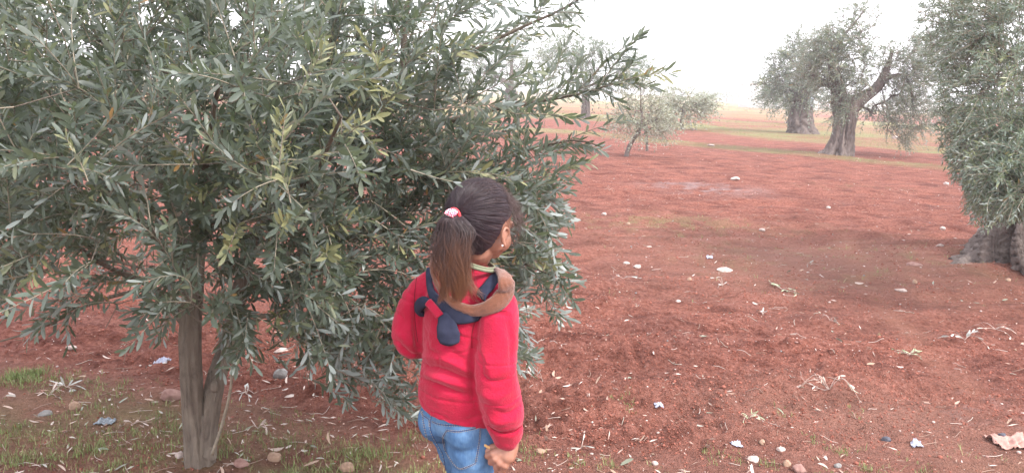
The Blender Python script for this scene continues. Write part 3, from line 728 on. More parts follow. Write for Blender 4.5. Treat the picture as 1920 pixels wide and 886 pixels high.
# -- body: one continuous surface
bb = Bag()
ell_loft(bb, torso_secs(-.024, SW[:9]), 32, 30)
ball(bb, gl(0, 0, .54), (.090, .076, .07), np.array([gR, gF, gU]))
limb(bb, [gl(0, .025, .87), gl(0, .03, .93), HC + hUt * -.07 - hFt * .012], [.047, .042, .043])
limb(bb, [shR - gU * .012, (shR + elR) / 2 + gR * .004, elR, wrR + (wrR - elR) * .1, handW], [.034, .030, .027, .023, .0185])
limb(bb, [gl(-.09, .004, .855), shL + gU * -.012, P(776, 575, 2.03), elL, (elL + wrL) / 2 + gF * .01, wrL, wrL + gF * .03], [.034, .034, .032, .031, .026, .022, .0185])
legs = {}
for s in (-1, 1):
    fo = .075 if s < 0 else -.045; ro = -.045 if s < 0 else .048
    hip = gl(s * .052, .005, .52); knee = gl(ro, fo * .9 + .02, .29); ank = gl(ro, fo, .075); legs[s] = (hip, knee, ank)
    limb(bb, [hip, (hip + knee) / 2, knee, (knee + ank) / 2, ank], [.050, .044, .038, .034, .025])
    limb(bb, [ank - gU * .03 - gF * .02, ank + gF * .045 - gU * .04, ank + gF * .095 - gU * .045], [.026, .026, .018])
# head
ball(bb, hl(0, -.012, .010), (.069, .084, .080), HRm)
ball(bb, hl(0, .030, -.035), (.054, .050, .060), HRm)
ball(bb, hl(0, .052, -.078), (.022, .018, .018), HRm)     # chin
for s in (-1, 1):
    ball(bb, hl(s * .032, .036, -.045), (.026, .030, .030), HRm)
    ball(bb, hl(s * .036, .010, -.050), (.022, .030, .026), HRm)    # jaw corner
    ball(bb, hl(s * .026, .068, -.004), (.016, .010, .010), HRm)    # brow
    # ear: rim, lobe and bowl
    ec = hl(s * .073, .004, -.032); eo = unit(hR * s * .9 - hFt * .45)
    rim = [ec + hFt * .009 + hUt * .003, ec + hFt * .009 + hUt * .015 + eo * .005, ec + hUt * .023 + eo * .008 - hFt * .003, ec - hFt * .012 + hUt * .017 + eo * .010,
           ec - hFt * .014 + hUt * .003 + eo * .009, ec - hFt * .008 - hUt * .010 + eo * .006, ec - hUt * .021 + eo * .003 + hFt * .002]
    limb(bb, rim, [.0036, .0038, .0038, .0038, .0038, .0044, .0052], 10, 26)
    ball(bb, ec - hFt * .003, (.005, .012, .017), HRm)
limb(bb, [hl(0, .072, -.008), hl(0, .082, -.026), hl(0, .086, -.034)], [.006, .008, .009], 12, 10)
limb(bb, [hl(-.014, .077, -.056), hl(0, .081, -.055), hl(.014, .077, -.056)], [.004, .006, .004], 10, 10)
limb(bb, [hl(-.012, .076, -.063), hl(0, .080, -.064), hl(.012, .076, -.063)], [.004, .006, .004], 10, 10)
# right hand: back of the hand towards us, fingers curled round a biscuit stick
hs = -unit(cR * [1, 1, 0]); hn = unit(np.array([.18, -1, .32])); ht = unit(np.cross(hs, hn)); 
if ht[2] > 0: ht = -ht
hn = unit(np.cross(ht, hs)); 
if hn[1] > 0: hn = -hn
def hh(s, t, n): return handW + hs * s + ht * t + hn * n
palm = Bag()
limb(bb, [hh(-.004, -.03, 0), hh(-.002, 0, 0), hh(.002, .020, .001)], [.020, .022, .021]); limb(bb, [hh(.012, .0, -.002), hh(.020, .016, .0)], [.018, .016])
for (ms, mt, r) in ((.038, .016, .0105), (.032, .028, .0108), (.021, .038, .0105), (.008, .044, .0098)):
    limb(bb, [hh(.004 + ms * .1, .006, -.003), hh(ms * .6, mt * .6, .001), hh(ms, mt, .004)], [.015, .0125, r], 14, 10)
fing = [((.038, .016, .004), (.052, .024, -.012), (.047, .016, -.028), (.036, .006, -.028), .0088),
        ((.032, .028, .004), (.043, .039, -.013), (.038, .030, -.030), (.027, .019, -.030), .0090),
        ((.021, .038, .004), (.029, .052, -.012), (.025, .043, -.030), (.016, .029, -.030), .0088),
        ((.008, .044, .003), (.012, .058, -.009), (.010, .052, -.025), (.004, .038, -.026), .0080)]
for a, b_, c, d, r in fing:
    limb(bb, [hh(*a), hh(*b_)], [r * 1.1, r], 14, 6); limb(bb, [hh(*b_), hh(*c)], [r, r * .9], 14, 6); limb(bb, [hh(*c), hh(*d)], [r * .9, r * .8], 14, 6)
limb(bb, [hh(.008, .006, -.006), hh(.028, .002, -.014), hh(.044, .004, -.020), hh(.055, .010, -.021)], [.013, .011, .009, .0078], 14, 14)   # thumb
# left hand, in front of the body
lw = wrL + gF * .035
for k, (o1, o2) in enumerate(((.016, 0), (.006, .004), (-.005, .004), (-.015, -.002))):
    limb(bb, [lw, lw + gU * o1 + gF * (.045 + o2)], [.013, .0095], 12, 8)
    limb(bb, [lw + gU * o1 + gF * (.045 + o2), lw + gU * o1 + gF * (.066 + o2) + gR * .012, lw + gU * o1 + gF * (.070 + o2) + gR * .030], [.0085, .008, .007], 12, 10)
limb(bb, [lw + gU * .008, lw + gU * .026 + gF * .022 + gR * .008, lw + gU * .030 + gF * .042 + gR * .014], [.010, .009, .007], 12, 8)
V, F = remeshed(bb, .0024, 5, .5)
m_skin, nt, b = new_mat('skin')
t = noise_tex(nt, 30, 4); r = ramp(nt, t.outputs[0], [(.3, (.26, .115, .075)), (.7, (.34, .165, .11))])
nt.links.new(r.outputs[0], b.inputs['Base Color']); b.inputs['Roughness'].default_value = .55
b.inputs['Subsurface Weight'].default_value = .15; b.inputs['Subsurface Radius'].default_value = (.01, .004, .002); b.inputs['Subsurface Scale'].default_value = .5
t2 = noise_tex(nt, 500, 3); bump(nt, b, t2.outputs[0], .10, .001)
mesh_np('body', V - POFF, F, m_skin, person)
m_eye, nt, b = new_mat('eye_white'); b.inputs['Base Color'].default_value = (.75, .72, .70, 1); b.inputs['Roughness'].default_value = .2
for s in (-1, 1):
    e_ = Bag(); ball(e_, hl(s * .025, .0625, -.016), (.0085, .0085, .0085), HRm, 3); e_.build('eye', m_eye, person, off=POFF)

# -- sweater
sb = Bag()
ell_loft(sb, torso_secs(0, SW), 64, 60)
def sleeve(bag, pts, rad): limb(bag, pts, rad, 36, 50)
cuffEnd = P(951, 814, 1.87)
sleeve(sb, [gl(.055, .004, .855), shR + gU * -.012, (shR + elR) / 2 + gR * .004, elR, P(941, 760, 1.862), P(946, 792, 1.866), cuffEnd], [.050, .052, .050, .052, .0525, .047, .039])
sleeve(sb, [gl(-.055, .004, .862), shL + gU * -.012, P(777, 575, 2.03), elL, (elL + wrL) / 2 + gF * .01, wrL], [.046, .046, .044, .047, .041, .034])
SV, SF = remeshed(sb, .0032, 16, .5)
# a flat cut at hem and cuff
hem_u = .552
m = (SV[:, 2] < hem_u - .13 * ((SV - GO) @ gR)) & (np.hypot(SV[:, 0] - GO[0], SV[:, 1] - GO[1]) < .128) & (np.linalg.norm(SV - cuffEnd, axis=1) > .08)
SV[m, 2] = hem_u - .13 * ((SV[m] - GO) @ gR)
SN = normals(SV, SF)
# folds: (points in photo pixels + depth, width, height) raised (+) or sunk (-)
def W(pts): return np.array([P(*p) for p in pts])
folds = [([(792, 668, 1.9), (830, 672, 1.85), (865, 688, 1.85), (888, 700, 1.85)], .010, .0085), ([(786, 685, 1.9), (820, 690, 1.85), (860, 706, 1.85), (886, 716, 1.85)], .007, -.009),
         ([(784, 694, 1.9), (815, 706, 1.85), (850, 717, 1.85), (888, 728, 1.85)], .010, .009), ([(786, 708, 1.9), (812, 717, 1.85), (850, 733, 1.85), (886, 744, 1.85)], .006, -.008),
         ([(800, 650, 1.9), (835, 655, 1.85), (868, 668, 1.84)], .009, .005), ([(815, 628, 1.9), (850, 660, 1.86), (880, 676, 1.84)], .009, -.005),
         ([(780, 620, 1.95), (784, 650, 1.93), (790, 680, 1.9)], .009, -.011),
         ([(889, 612, 1.84), (884, 660, 1.83), (886, 720, 1.84), (893, 770, 1.85)], .008, -.009),
         ([(889, 625, 1.84), (893, 598, 1.84), (905, 583, 1.83)], .007, -.009),
         ([(952, 592, 1.84), (958, 640, 1.83), (960, 690, 1.83)], .009, -.004),
         ([(915, 800, 1.83), (935, 812, 1.82), (962, 810, 1.82), (978, 798, 1.84)], .0055, -.008),
         ([(912, 780, 1.83), (935, 792, 1.82), (965, 786, 1.83)], .010, .006), ([(922, 766, 1.82), (950, 775, 1.82), (975, 760, 1.84)], .006, -.005),
         ([(890, 728, 1.84), (925, 745, 1.82), (965, 730, 1.83)], .012, .005), ([(896, 704, 1.83), (930, 716, 1.82), (962, 700, 1.83)], .008, -.005),
         ([(744, 640, 2.0), (765, 662, 1.97), (785, 670, 1.94)], .008, -.006), ([(745, 620, 2.0), (765, 640, 1.97), (782, 648, 1.94)], .010, .004),
         ([(780, 545, 1.98), (777, 590, 1.96), (781, 640, 1.94)], .008, -.006), ([(905, 600, 1.82), (930, 588, 1.82), (955, 592, 1.84)], .005, -.003),
         ([(900, 640, 1.82), (915, 690, 1.82), (925, 730, 1.82)], .012, .003)]
disp = np.zeros(len(SV)); _pre = BVHTree.FromPolygons([tuple(v) for v in SV], [tuple(f) for f in SF])
def on_pre(pts):
    o = []
    for x, y in crom(np.array([p[:2] for p in pts], float), 22):
        h = _pre.ray_cast(Vector(CAM), Vector(unit(ray(x, y))))
        if h[0] is not None: o.append(np.array(h[0]))
    return np.array(o)
for pts, wd, hgt in folds:
    cl_ = on_pre(pts)
    if len(cl_) < 4: continue
    d, t = seg_dist(SV, cl_); end = np.sin(np.clip(t, .04, .96) * math.pi) ** .5
    # surface lies near the line: widen the reach to tolerate depth error, keep profile in the picture plane distance
    disp += 1.15 * hgt * np.exp(-(d / (wd * 1.05)) ** 2) * end
# the fold lines are placed a little in front of / behind the cloth: measure them on the cloth itself
SV = SV + SN * disp[:, None]
facing = SN[:, 1] < .2
SV += SN * (.0026 * fbm(SV * 22, 3) + .0012 * fbm(SV * 60, 2) - .0030 * np.exp(-(fbm(SV * np.array([9, 9, 20.]) + 4, 2) / .08) ** 2))[:, None]
# ribless hem band and cuff seam: a shallow stitched groove all round
d = np.abs(SV[:, 2] - (hem_u + .052)); tors = np.hypot(SV[:, 0] - GO[0], SV[:, 1] - GO[1]) < .13
SV -= SN * (.0030 * np.exp(-(d / .0030) ** 2) * tors * (np.linalg.norm(SV - elR, axis=1) > .09))[:, None]
m_red, nt, b = new_mat('red_fleece_cloth')
t = noise_tex(nt, 14, 4); t2 = noise_tex(nt, 900, 2); t3 = noise_tex(nt, 240, 3)
r = ramp(nt, t.outputs[0], [(.3, (.31, .007, .027)), (.7, (.39, .011, .042))])
nt.links.new(r.outputs[0], b.inputs['Base Color']); b.inputs['Roughness'].default_value = .92; b.inputs['Specular IOR Level'].default_value = .15
b.inputs['Sheen Weight'].default_value = .35; b.inputs['Sheen Roughness'].default_value = .5; b.inputs['Sheen Tint'].default_value = (1, .45, .5, 1)
bump(nt, b, t3.outputs[0], .6, .004)
sweater = mesh_np('sweater', SV - POFF, SF, m_red, person)

bvh = BVHTree.FromPolygons([tuple(v) for v in SV], [tuple(f) for f in SF])
def hit(px, py, tree=None, off=0.0):
    d = Vector(unit(ray(px, py))); h = (tree or bvh).ray_cast(Vector(CAM), d)
    if h[0] is None: return None
    n = np.array(h[1]); 
    if n @ np.array(d) > 0: n = -n
    return np.array(h[0]) + n * off, n
def on_cloth(pts, tree=None, off=0.0, n=30, fallback=None):
    """points drawn on the photo, dropped onto the cloth"""
    q = crom(np.array(pts, float), n); out = []; nn = []
    for x, y in q:
        h = hit(x, y, tree, off)
        if h is None: continue
        out.append(h[0]); nn.append(h[1])
    return np.array(out), np.array(nn)
def ribbon(bag, path, nor, width, thick, sides=16, lift=0, power=.8):
    path = np.asarray(path); T = unit(np.gradient(path, axis=0)); S = unit(np.cross(T, nor)); Nn = unit(np.cross(S, T))
    w_ = np.broadcast_to(np.asarray(width, float), (len(path),)); h_ = np.broadcast_to(np.asarray(thick, float), (len(path),))
    a = np.arange(sides) * 2 * math.pi / sides; ca = np.sign(np.cos(a)) * np.abs(np.cos(a)) ** power; sa = np.sign(np.sin(a)) * np.abs(np.sin(a)) ** power
    V = path[:, None] + Nn[:, None] * lift + S[:, None] * (ca[None, :, None] * w_[:, None, None] * .5) + Nn[:, None] * (sa[None, :, None] * h_[:, None, None] * .5)
    n = len(path); V = V.reshape(-1, 3); i = np.arange(n - 1)[:, None] * sides; j = np.arange(sides)[None]; k = (j + 1) % sides
    F = np.stack([i + j, i + k, i + sides + k, i + sides + j], -1).reshape(-1, 4)
    V = np.vstack([V, path[0] + Nn[0] * lift, path[-1] + Nn[-1] * lift]); j = np.arange(sides); k = (j + 1) % sides; c0 = len(V) - 2
    bag.add(V, F, np.vstack([np.stack([k, j, np.full(sides, c0)], 1), np.stack([(n - 1) * sides + j, (n - 1) * sides + k, np.full(sides, c0 + 1)], 1)]))
def cloth_patch(outline, nu, tree, lift, thick, edge=.2, amp=.001):
    """padded panel whose outline is drawn on the cloth; bulges in its middle"""
    L, Rr = outline; L = crom(np.array(L, float), nu); Rr = crom(np.array(Rr, float), nu); nv = 14; top = []; bot = []
    for k in range(nu):
        for v in np.linspace(0, 1, nv):
            q = L[k] * (1 - v) + Rr[k] * v; h = hit(q[0], q[1], tree)
            if h is None: h = (top[-1] if top else P(q[0], q[1], 1.9), np.array([0, -1, 0.]))
            e = (math.sin(math.pi * np.clip(v, 0, 1)) ** .5) * (math.sin(math.pi * np.clip(k / (nu - 1), 0, 1)) ** .35)
            top.append(h[0] + h[1] * (lift + thick * e)); bot.append(h[0] + h[1] * (lift - .004))
    top = np.array(top); bot = np.array(bot); top = top + fbm(top * 90, 3)[:, None] * amp
    # even out steps
    Tg = top.reshape(nu, nv, 3)
    for _ in range(3): Tg[1:-1, 1:-1] = (Tg[1:-1, 1:-1] * 2 + Tg[:-2, 1:-1] + Tg[2:, 1:-1] + Tg[1:-1, :-2] + Tg[1:-1, 2:]) / 6
    top = Tg.reshape(-1, 3)
    i = np.arange(nu - 1)[:, None] * nv; j = np.arange(nv - 1)[None]
    F = np.stack([i + j, i + j + 1, i + nv + j + 1, i + nv + j], -1).reshape(-1, 4); o = nu * nv
    rim = [*range(nv), *range(2 * nv - 1, nu * nv, nv), *range(nu * nv - 2, (nu - 1) * nv - 1, -1), *range((nu - 2) * nv, 0, -nv)]
    rim = np.array(rim); r2 = np.roll(rim, -1)
    bg_ = Bag(); bg_.add(np.vstack([top, bot]), np.vstack([F, F[:, ::-1] + o, np.stack([rim, rim + o, r2 + o, r2], 1)]))
    return bg_

m_navy = simple('navy_cloth', (.030, .034, .060), (.018, .021, .040), 60, .9, .3, 700, .2, .002)
m_fleece, nt, b = new_mat('tan_teddy_fleece')
t = noise_tex(nt, 520, 4, .7); r = ramp(nt, t.outputs[0], [(.3, (.095, .029, .013)), (.7, (.26, .086, .037))])
nt.links.new(r.outputs[0], b.inputs['Base Color']); b.inputs['Roughness'].default_value = .95; b.inputs['Sheen Weight'].default_value = .4
bump(nt, b, t.outputs[0], .9, .004)
# hood lying open on the back: a red inside, navy lining bands, a teddy fleece rim
hood_red = cloth_patch(([(876, 492), (880, 520), (884, 545), (893, 565)], [(938, 508), (930, 525), (918, 545), (905, 565)]), 24, bvh, .006, .010, amp=.0008)
hood_red.build('hood_inside', m_red, person, off=POFF)
out1, n1 = on_cloth([(806, 498), (806, 520), (812, 548), (826, 570), (848, 586), (875, 594), (905, 590)], off=.0, n=40)
nb = Bag(); ribbon(nb, out1, n1, np.interp(np.linspace(0, 1, len(out1)), [0, .25, .5, .75, 1], [.012, .020, .036, .040, .012]), .014, 18, .005); nb.build('hood_lining_band', m_navy, person, off=POFF)
nb = Bag(); out2, n2 = on_cloth([(936, 514), (928, 528), (916, 545), (905, 560)], n=26)
ribbon(nb, out2, n2, np.interp(np.linspace(0, 1, len(out2)), [0, .2, .8, 1], [.018, .027, .032, .026]), .012, 16, .016); nb.build('hood_lining_band', m_navy, person, off=POFF)
rim_px = [(812, 484, 1.94), (811, 505, 1.91), (819, 532, 1.885), (836, 556, 1.865), (860, 574, 1.85), (886, 582, 1.84), (912, 578, 1.835), (935, 565, 1.83), (946, 549, 1.835), (949, 533, 1.85), (945, 520, 1.87), (937, 511, 1.895), (927, 507, 1.925), (914, 504, 1.96)]
rim_pts = []; rim_n = []
for x, y, Yd in crom(np.array(rim_px, float), 90):
    h = hit(x, y); yy = Yd
    if h is not None: yy = min(Yd + .03, h[0][1] - .004)
    rim_pts.append(P(x, y, yy)); rim_n.append(unit(np.array([(x - 880) / 160, -1, .35 + (540 - y) / 200])))
rim_pts = np.array(rim_pts); rim_n = unit(np.array(rim_n))
for _ in range(12):
    rim_pts[1:-1] = (rim_pts[:-2] + rim_pts[2:] + rim_pts[1:-1]) / 3; rim_n[1:-1] = unit(rim_n[:-2] + rim_n[2:] + rim_n[1:-1])
tr_ = np.linspace(0, 1, len(rim_pts)); fb = Bag()
ribbon(fb, rim_pts, rim_n, np.interp(tr_, [0, .15, .4, .55, .67, .78, .86, 1], [.010, .012, .028, .044, .044, .032, .017, .006]), np.interp(tr_, [0, .2, .6, .8, .9, 1], [.010, .012, .018, .016, .010, .008]), 40, .004, .9)
fv = fb.V[0]; nn_ = fbm(fv * 260, 2); fb.V[0] = fv + unit(fv - np.repeat(np.vstack([rim_pts]), 40, 0)[:len(fv) - 2].mean(0)) * 0 + rng.normal(0, .0005, fv.shape) + nn_[:, None] * .0010
fb.build('hood_fleece_rim', m_fleece, person, off=POFF)
# zigzag stitch between red and navy
zz = Bag(); q, nq = on_cloth([(929, 512), (920, 524), (908, 541), (898, 556)], off=.0175, n=60)
S_ = unit(np.cross(np.gradient(q, axis=0), nq)); q = q + S_ * (np.where(np.arange(len(q)) % 2 == 0, 1, -1) * .0016)[:, None]
v, f, tt = tube(q, .00055, 4); zz.add(v, f, tt); m_th = simple('dark_thread', (.20, .02, .03), None, 50); zz.build('zigzag_stitch', m_th, person, off=POFF)
sew = simple('dark_red_seam', (.17, .004, .014), None, 200, .95)
for ln_ in ([(916, 796), (928, 806), (945, 811), (963, 808), (978, 798)], [(885, 652), (885, 625), (890, 606), (903, 592), (925, 584), (950, 583)], [(781, 520), (777, 560), (778, 600), (783, 640)]):
    q, nq = on_cloth(ln_, off=.0002, n=40)
    sq = Bag(); ribbon(sq, q, nq, .0026, .0012, 6, 0); sq.build('sweater_seam', sew, sweater, off=(0, 0, 0) if False else POFF)
# bow: two navy loops held by a red strap
def lobe(pts, width, thick, lift):
    o, n = on_cloth(pts, n=26); n = unit(n * .35 + unit(CAM - o) * .65); bg_ = Bag(); t = np.linspace(0, 1, len(o))
    w_ = np.interp(t, [0, .1, .3, .6, .85, .95, 1], np.array([.35, .5, .85, 1, .82, .5, .12]) * width)
    for _ in range(4): o[1:-1] = (o[:-2] + o[2:] + o[1:-1]) / 3; n[1:-1] = unit(n[:-2] + n[2:] + n[1:-1])
    ribbon(bg_, o, n, w_, np.interp(t, [0, .5, .9, 1], [.7 * thick, thick, .7 * thick, .1 * thick]), 26, lift, 1.0)
    V = bg_.V[0]; bg_.V[0] = V + rng.normal(0, .0001, V.shape) + (fbm(V * 70, 2) * .0016)[:, None] * n.mean(0); return bg_
bowE = empty('bow', (0, 0, 0)); bowE.parent = person
lobe([(833, 590), (838, 604), (842, 620), (845, 634), (846, 647)], .058, .020, .016).build('bow_loop', m_navy, bowE, off=POFF)
lobe([(816, 571), (807, 567), (799, 570), (793, 579), (790, 588)], .037, .022, .016).build('bow_loop', m_navy, bowE, off=POFF)
sp_, sn = on_cloth([(813, 571), (819, 578), (826, 588), (832, 598)], n=16); sn = unit(sn * .35 + unit(CAM - sp_) * .65); rb = Bag(); ribbon(rb, sp_, sn, .021, .012, 18, .023, .7); rb.build('bow_strap', m_red, bowE, off=POFF)
# knitted collar of the shirt underneath
col = Bag(); cc = HC + hUt * -.117 - hFt * .012; a = np.linspace(0, 2 * math.pi, 60)
for k_, (dz, rr_, c_) in enumerate(((.026, .050, 0), (.020, .053, 1))):
    ring = np.array([[cc[0] + math.cos(x) * rr_ * 1.0, cc[1] + math.sin(x) * rr_, .920 + dz - .016 * math.cos(x)] for x in a]); v, f, tt = tube(ring, .0030 + .0014 * c_, 8, False); col.add(v, f)
m_col = simple('green_knit', (.22, .23, .15), (.15, .16, .11), 300, .9, .6, 500, .2, .002); col.build('shirt_collar', m_col, person, off=POFF)

# -- jeans
jb = Bag()
JW = [(.49, .100, .083, .0, 0), (.515, .103, .090, .0, 0), (.545, .105, .092, .0, 0), (.58, .104, .088, .0, 0), (.62, .098, .080, .0, 0), (.65, .096, .078, 0, 0)]
ell_loft(jb, torso_secs(-.004, JW), 40, 24)
for s in (-1, 1):
    hip, knee, ank = legs[s]
    ball(jb, gl(s * .048, -.036, .512), (.052, .054, .060), np.array([gR, gF, gU]))
    limb(jb, [gl(s * .050, .0, .51), gl(s * .047, .030 if s < 0 else -.012, .455), (hip + knee) / 2, knee, (knee + ank) / 2, ank + gU * .02], [.062, .064, .056, .048, .044, .040], 30, 30)
JV, JF = remeshed(jb, .0042, 8, .5); JN = normals(JV, JF)
jd = .0022 * fbm(JV * np.array([30, 30, 45]), 3) + .0010 * fbm(JV * 90, 2)
for pts, wd, hgt in (([(815, 830, 1.9), (835, 850, 1.88), (842, 886, 1.88)], .008, -.006), ([(800, 795, 1.95), (815, 850, 1.92)], .006, -.003), ([(835, 815, 1.86), (830, 840, 1.86), (850, 862, 1.86)], .005, -.003),
                      ([(812, 770, 1.9), (808, 805, 1.9), (820, 835, 1.89)], .004, -.002)):
    d, t = seg_dist(JV, crom(W(pts), 12)); jd += hgt * np.exp(-(d / (wd * 1.6)) ** 2)
JV = JV + JN * jd[:, None]
m_jean, nt, b = new_mat('blue_denim')
t = noise_tex(nt, 18, 4); t2 = noise_tex(nt, 420, 3, .7); mp = N_(nt, 'ShaderNodeMapping'); mp.inputs['Scale'].default_value = (1, 1, .25)
nt.links.new(N_(nt, 'ShaderNodeTexCoord').outputs['Object'], mp.inputs[0]); t3 = noise_tex(nt, 260, 4, .7, vec=mp.outputs[0])
r = ramp(nt, t.outputs[0], [(.3, (.045, .110, .23)), (.5, (.066, .150, .29)), (.72, (.13, .24, .385))])
c = mixc(nt, .35, r.outputs[0], ramp(nt, t3.outputs[0], [(.3, (.035, .085, .19)), (.7, (.145, .255, .39))]).outputs[0])
nt.links.new(c, b.inputs['Base Color']); b.inputs['Roughness'].default_value = .9; b.inputs['Specular IOR Level'].default_value = .15; bump(nt, b, t3.outputs[0], .3, .002)
jeans = mesh_np('jeans', JV - POFF, JF, m_jean, person)
jbvh = BVHTree.FromPolygons([tuple(v) for v in JV], [tuple(f) for f in JF])
m_seam = simple('seam_denim', (.035, .075, .20), None, 200, .9); m_thread = simple('tan_thread', (.50, .42, .30), None, 300, .8)
seams = [[(810, 789), (822, 794), (848, 797), (872, 797), (899, 801)], [(812, 764), (808, 785), (808, 806), (818, 828), (830, 850), (836, 880)],
         [(785, 762), (792, 776), (804, 786), (806, 800)], [(838, 806), (860, 808), (884, 804), (899, 800)], [(900, 801), (898, 830), (892, 866)],
         [(892, 867), (876, 874), (861, 877), (846, 862), (835, 843)], [(835, 843), (832, 830), (831, 818), (838, 806)], [(792, 770), (796, 800), (806, 838), (818, 872)]]
sm = Bag(); th = Bag()
for s_ in seams:
    for off_, bag_, rr_ in ((0, sm, .0016),):
        q, nq = on_cloth(s_, jbvh, .0004, 40)
        if len(q) > 4: ribbon(bag_, q, nq, .0021, .0011, 6, 0)
    dash, dn = on_cloth(s_, jbvh, .0012, 90)
    if len(dash) > 8:
        sd_ = unit(np.cross(np.gradient(dash, axis=0), dn)) * .0019
        for i0 in range(0, len(dash) - 3, 4):
            for sg in (1, -1) if s_ is not seams[1] else (1,):
                v, f, tt = tube(dash[i0:i0 + 3] + sd_[i0:i0 + 3] * sg, .00055, 4); th.add(v, f, tt)
sm.build('jeans_seams', m_seam, person, off=POFF); th.build('jeans_stitching', m_thread, person, off=POFF)
# shoes
m_shoe = simple('shoe_leather', (.10, .07, .10), None, 30, .5, .2, 80); m_sole = simple('shoe_sole', (.55, .53, .5), None, 30, .8)
for s in (-1, 1):
    a = np.array([legs[s][2][0], legs[s][2][1], 0]) - gF * .02 + gU * (gz + .035)
    sh = Bag(); ball(sh, a, (.034, .040, .034), np.array([gR, gF, gU])); limb(sh, [a + gF * .01, a + gF * .06 - gU * .004, a + gF * .125 - gU * .008], [.036, .035, .026]); limb(sh, [a + gU * .0, a + gU * .035 + gF * .005], [.036, .034])
    V, F = remeshed(sh, .004, 4); V[:, 2] = np.maximum(V[:, 2], gz + .012); shoe = mesh_np('shoe', V - POFF, F, m_shoe, person)
    so = Bag(); path = np.array([a - gF * .038, a, a + gF * .06, a + gF * .12, a + gF * .148]); path[:, 2] = gz + .008
    ribbon(so, crom(path, 24), np.tile([0, 0, 1.], (24, 1)), np.interp(np.linspace(0, 1, 24), [0, .1, .4, .8, 1], [.03, .062, .066, .072, .03]), .018, 16, 0, .5); so.build('shoe_sole', m_sole, shoe, off=POFF)

# -- hair
m_hair, nt, b = new_mat('brown_hair')
r = ramp(nt, attr(nt, 'tip'), [(0, (.034, .021, .027)), (.34, (.052, .029, .027)), (.55, (.115, .050, .030)), (1, (.20, .085, .042))])
ht_ = attr(nt, 'lite'); c = mixc(nt, ht_, r.outputs[0], (.12, .07, .055)); nt.links.new(c, b.inputs['Base Color'])
b.inputs['Roughness'].default_value = .42; b.inputs['Specular IOR Level'].default_value = .5; b.inputs['Anisotropic'].default_value = .5
def to_head(v): return np.stack([v @ hR, v @ hFt, v @ hUt], -1)
def from_head(q): return HC + q[..., :1] * hR + q[..., 1:2] * hFt + q[..., 2:3] * hUt
RX = np.array([.0765, .0915, .0875]); RXL = np.array([0, 0, .026]); RC = np.array([0, -.012, .010])
tie_dir = unit(np.array([.17, -1, .04])); TIE = from_head(RC + tie_dir * (RX + .004))
def scalp_ok(d):                  # unit directions in head space that carry hair
    r_, f_, u_ = d[:, 0], d[:, 1], d[:, 2]; ar = np.abs(r_)
    low = -.88 + 0 * r_                                   # nape
    low = np.where(f_ > -.45, np.interp(f_, [-.45, -.22, -.08, .07, .3, .55, .8], [-.88, -.84, -.66, -.10, .06, .36, .72]), low)
    return u_ > low
# scalp cap
ico = bmesh.new(); bmesh.ops.create_icosphere(ico, subdivisions=6, radius=1)
V = np.array([q.co[:] for q in ico.verts]); T = np.array([[q.index for q in f.verts] for f in ico.faces]); ico.free()
ok = scalp_ok(V); T = T[ok[T].all(1)]; use = np.unique(T); mp_ = -np.ones(len(V), int); mp_[use] = np.arange(len(use)); Vc = V[use]; T = mp_[T]
# comb lines run towards the tie
pole = unit(Vc - (Vc @ tie_dir)[:, None] * tie_dir); ang_ = np.arctan2(pole @ np.array([1, 0, 0]), pole @ np.array([0, 0, 1.0]))
gro = np.sin(ang_ * 46 + 3 * fbm(Vc * 3, 2)) * .0004 + np.sin(ang_ * 17 + 2 * fbm(Vc * 2, 2)) * .0005
cap = Bag(); cap.add(from_head(RC + Vc * (RX - .0005 + gro[:, None] + RXL * np.clip(-Vc[:, 2:3], 0, 1))), None, T, tip=0, lite=0); hair_cap = cap.build('hair_cap', m_hair, person, off=POFF)
hb = Bag()
def strand(pts, r0, tip=0, lite=0, sides=3):
    n = len(pts); v, f, t = tube(pts, np.linspace(r0, r0 * .35, n), sides, False); hb.add(v, f, None, tip=np.repeat(np.broadcast_to(tip, (n,)), sides), lite=lite)
# combed-back strands
cand = unit(rng.normal(size=(30000, 3))); cand = cand[scalp_ok(cand)]
front = cand[(cand @ tie_dir) < .97][:3600]
for d in front:
    n = 14; t = np.linspace(0, 1, n); om = math.acos(np.clip(d @ tie_dir, -1, 1)); 
    q = (np.sin((1 - t) * om)[:, None] * d + np.sin(t * om)[:, None] * tie_dir) / max(math.sin(om), 1e-3)
    wob = rng.normal(0, .012); ax = unit(np.cross(d, tie_dir)); q = unit(q + ax * (np.sin(t * 3.14) * wob)[:, None])
    lift = rng.uniform(.0005, .0045) + (.004 * np.sin(t * 3.14) * (rng.random() < .2))
    q = RC + q * (RX + RXL * np.clip(-q[:, 2:3], 0, 1) + (np.sin(np.clip(t * 3, 0, 1) * 1.57) * lift)[:, None] - .001)
    q = q * (1 - .0 * t[:, None]); strand(from_head(q), rng.uniform(.00035, .0007), .0, float(rng.random() < .10) * rng.uniform(.1, .45))
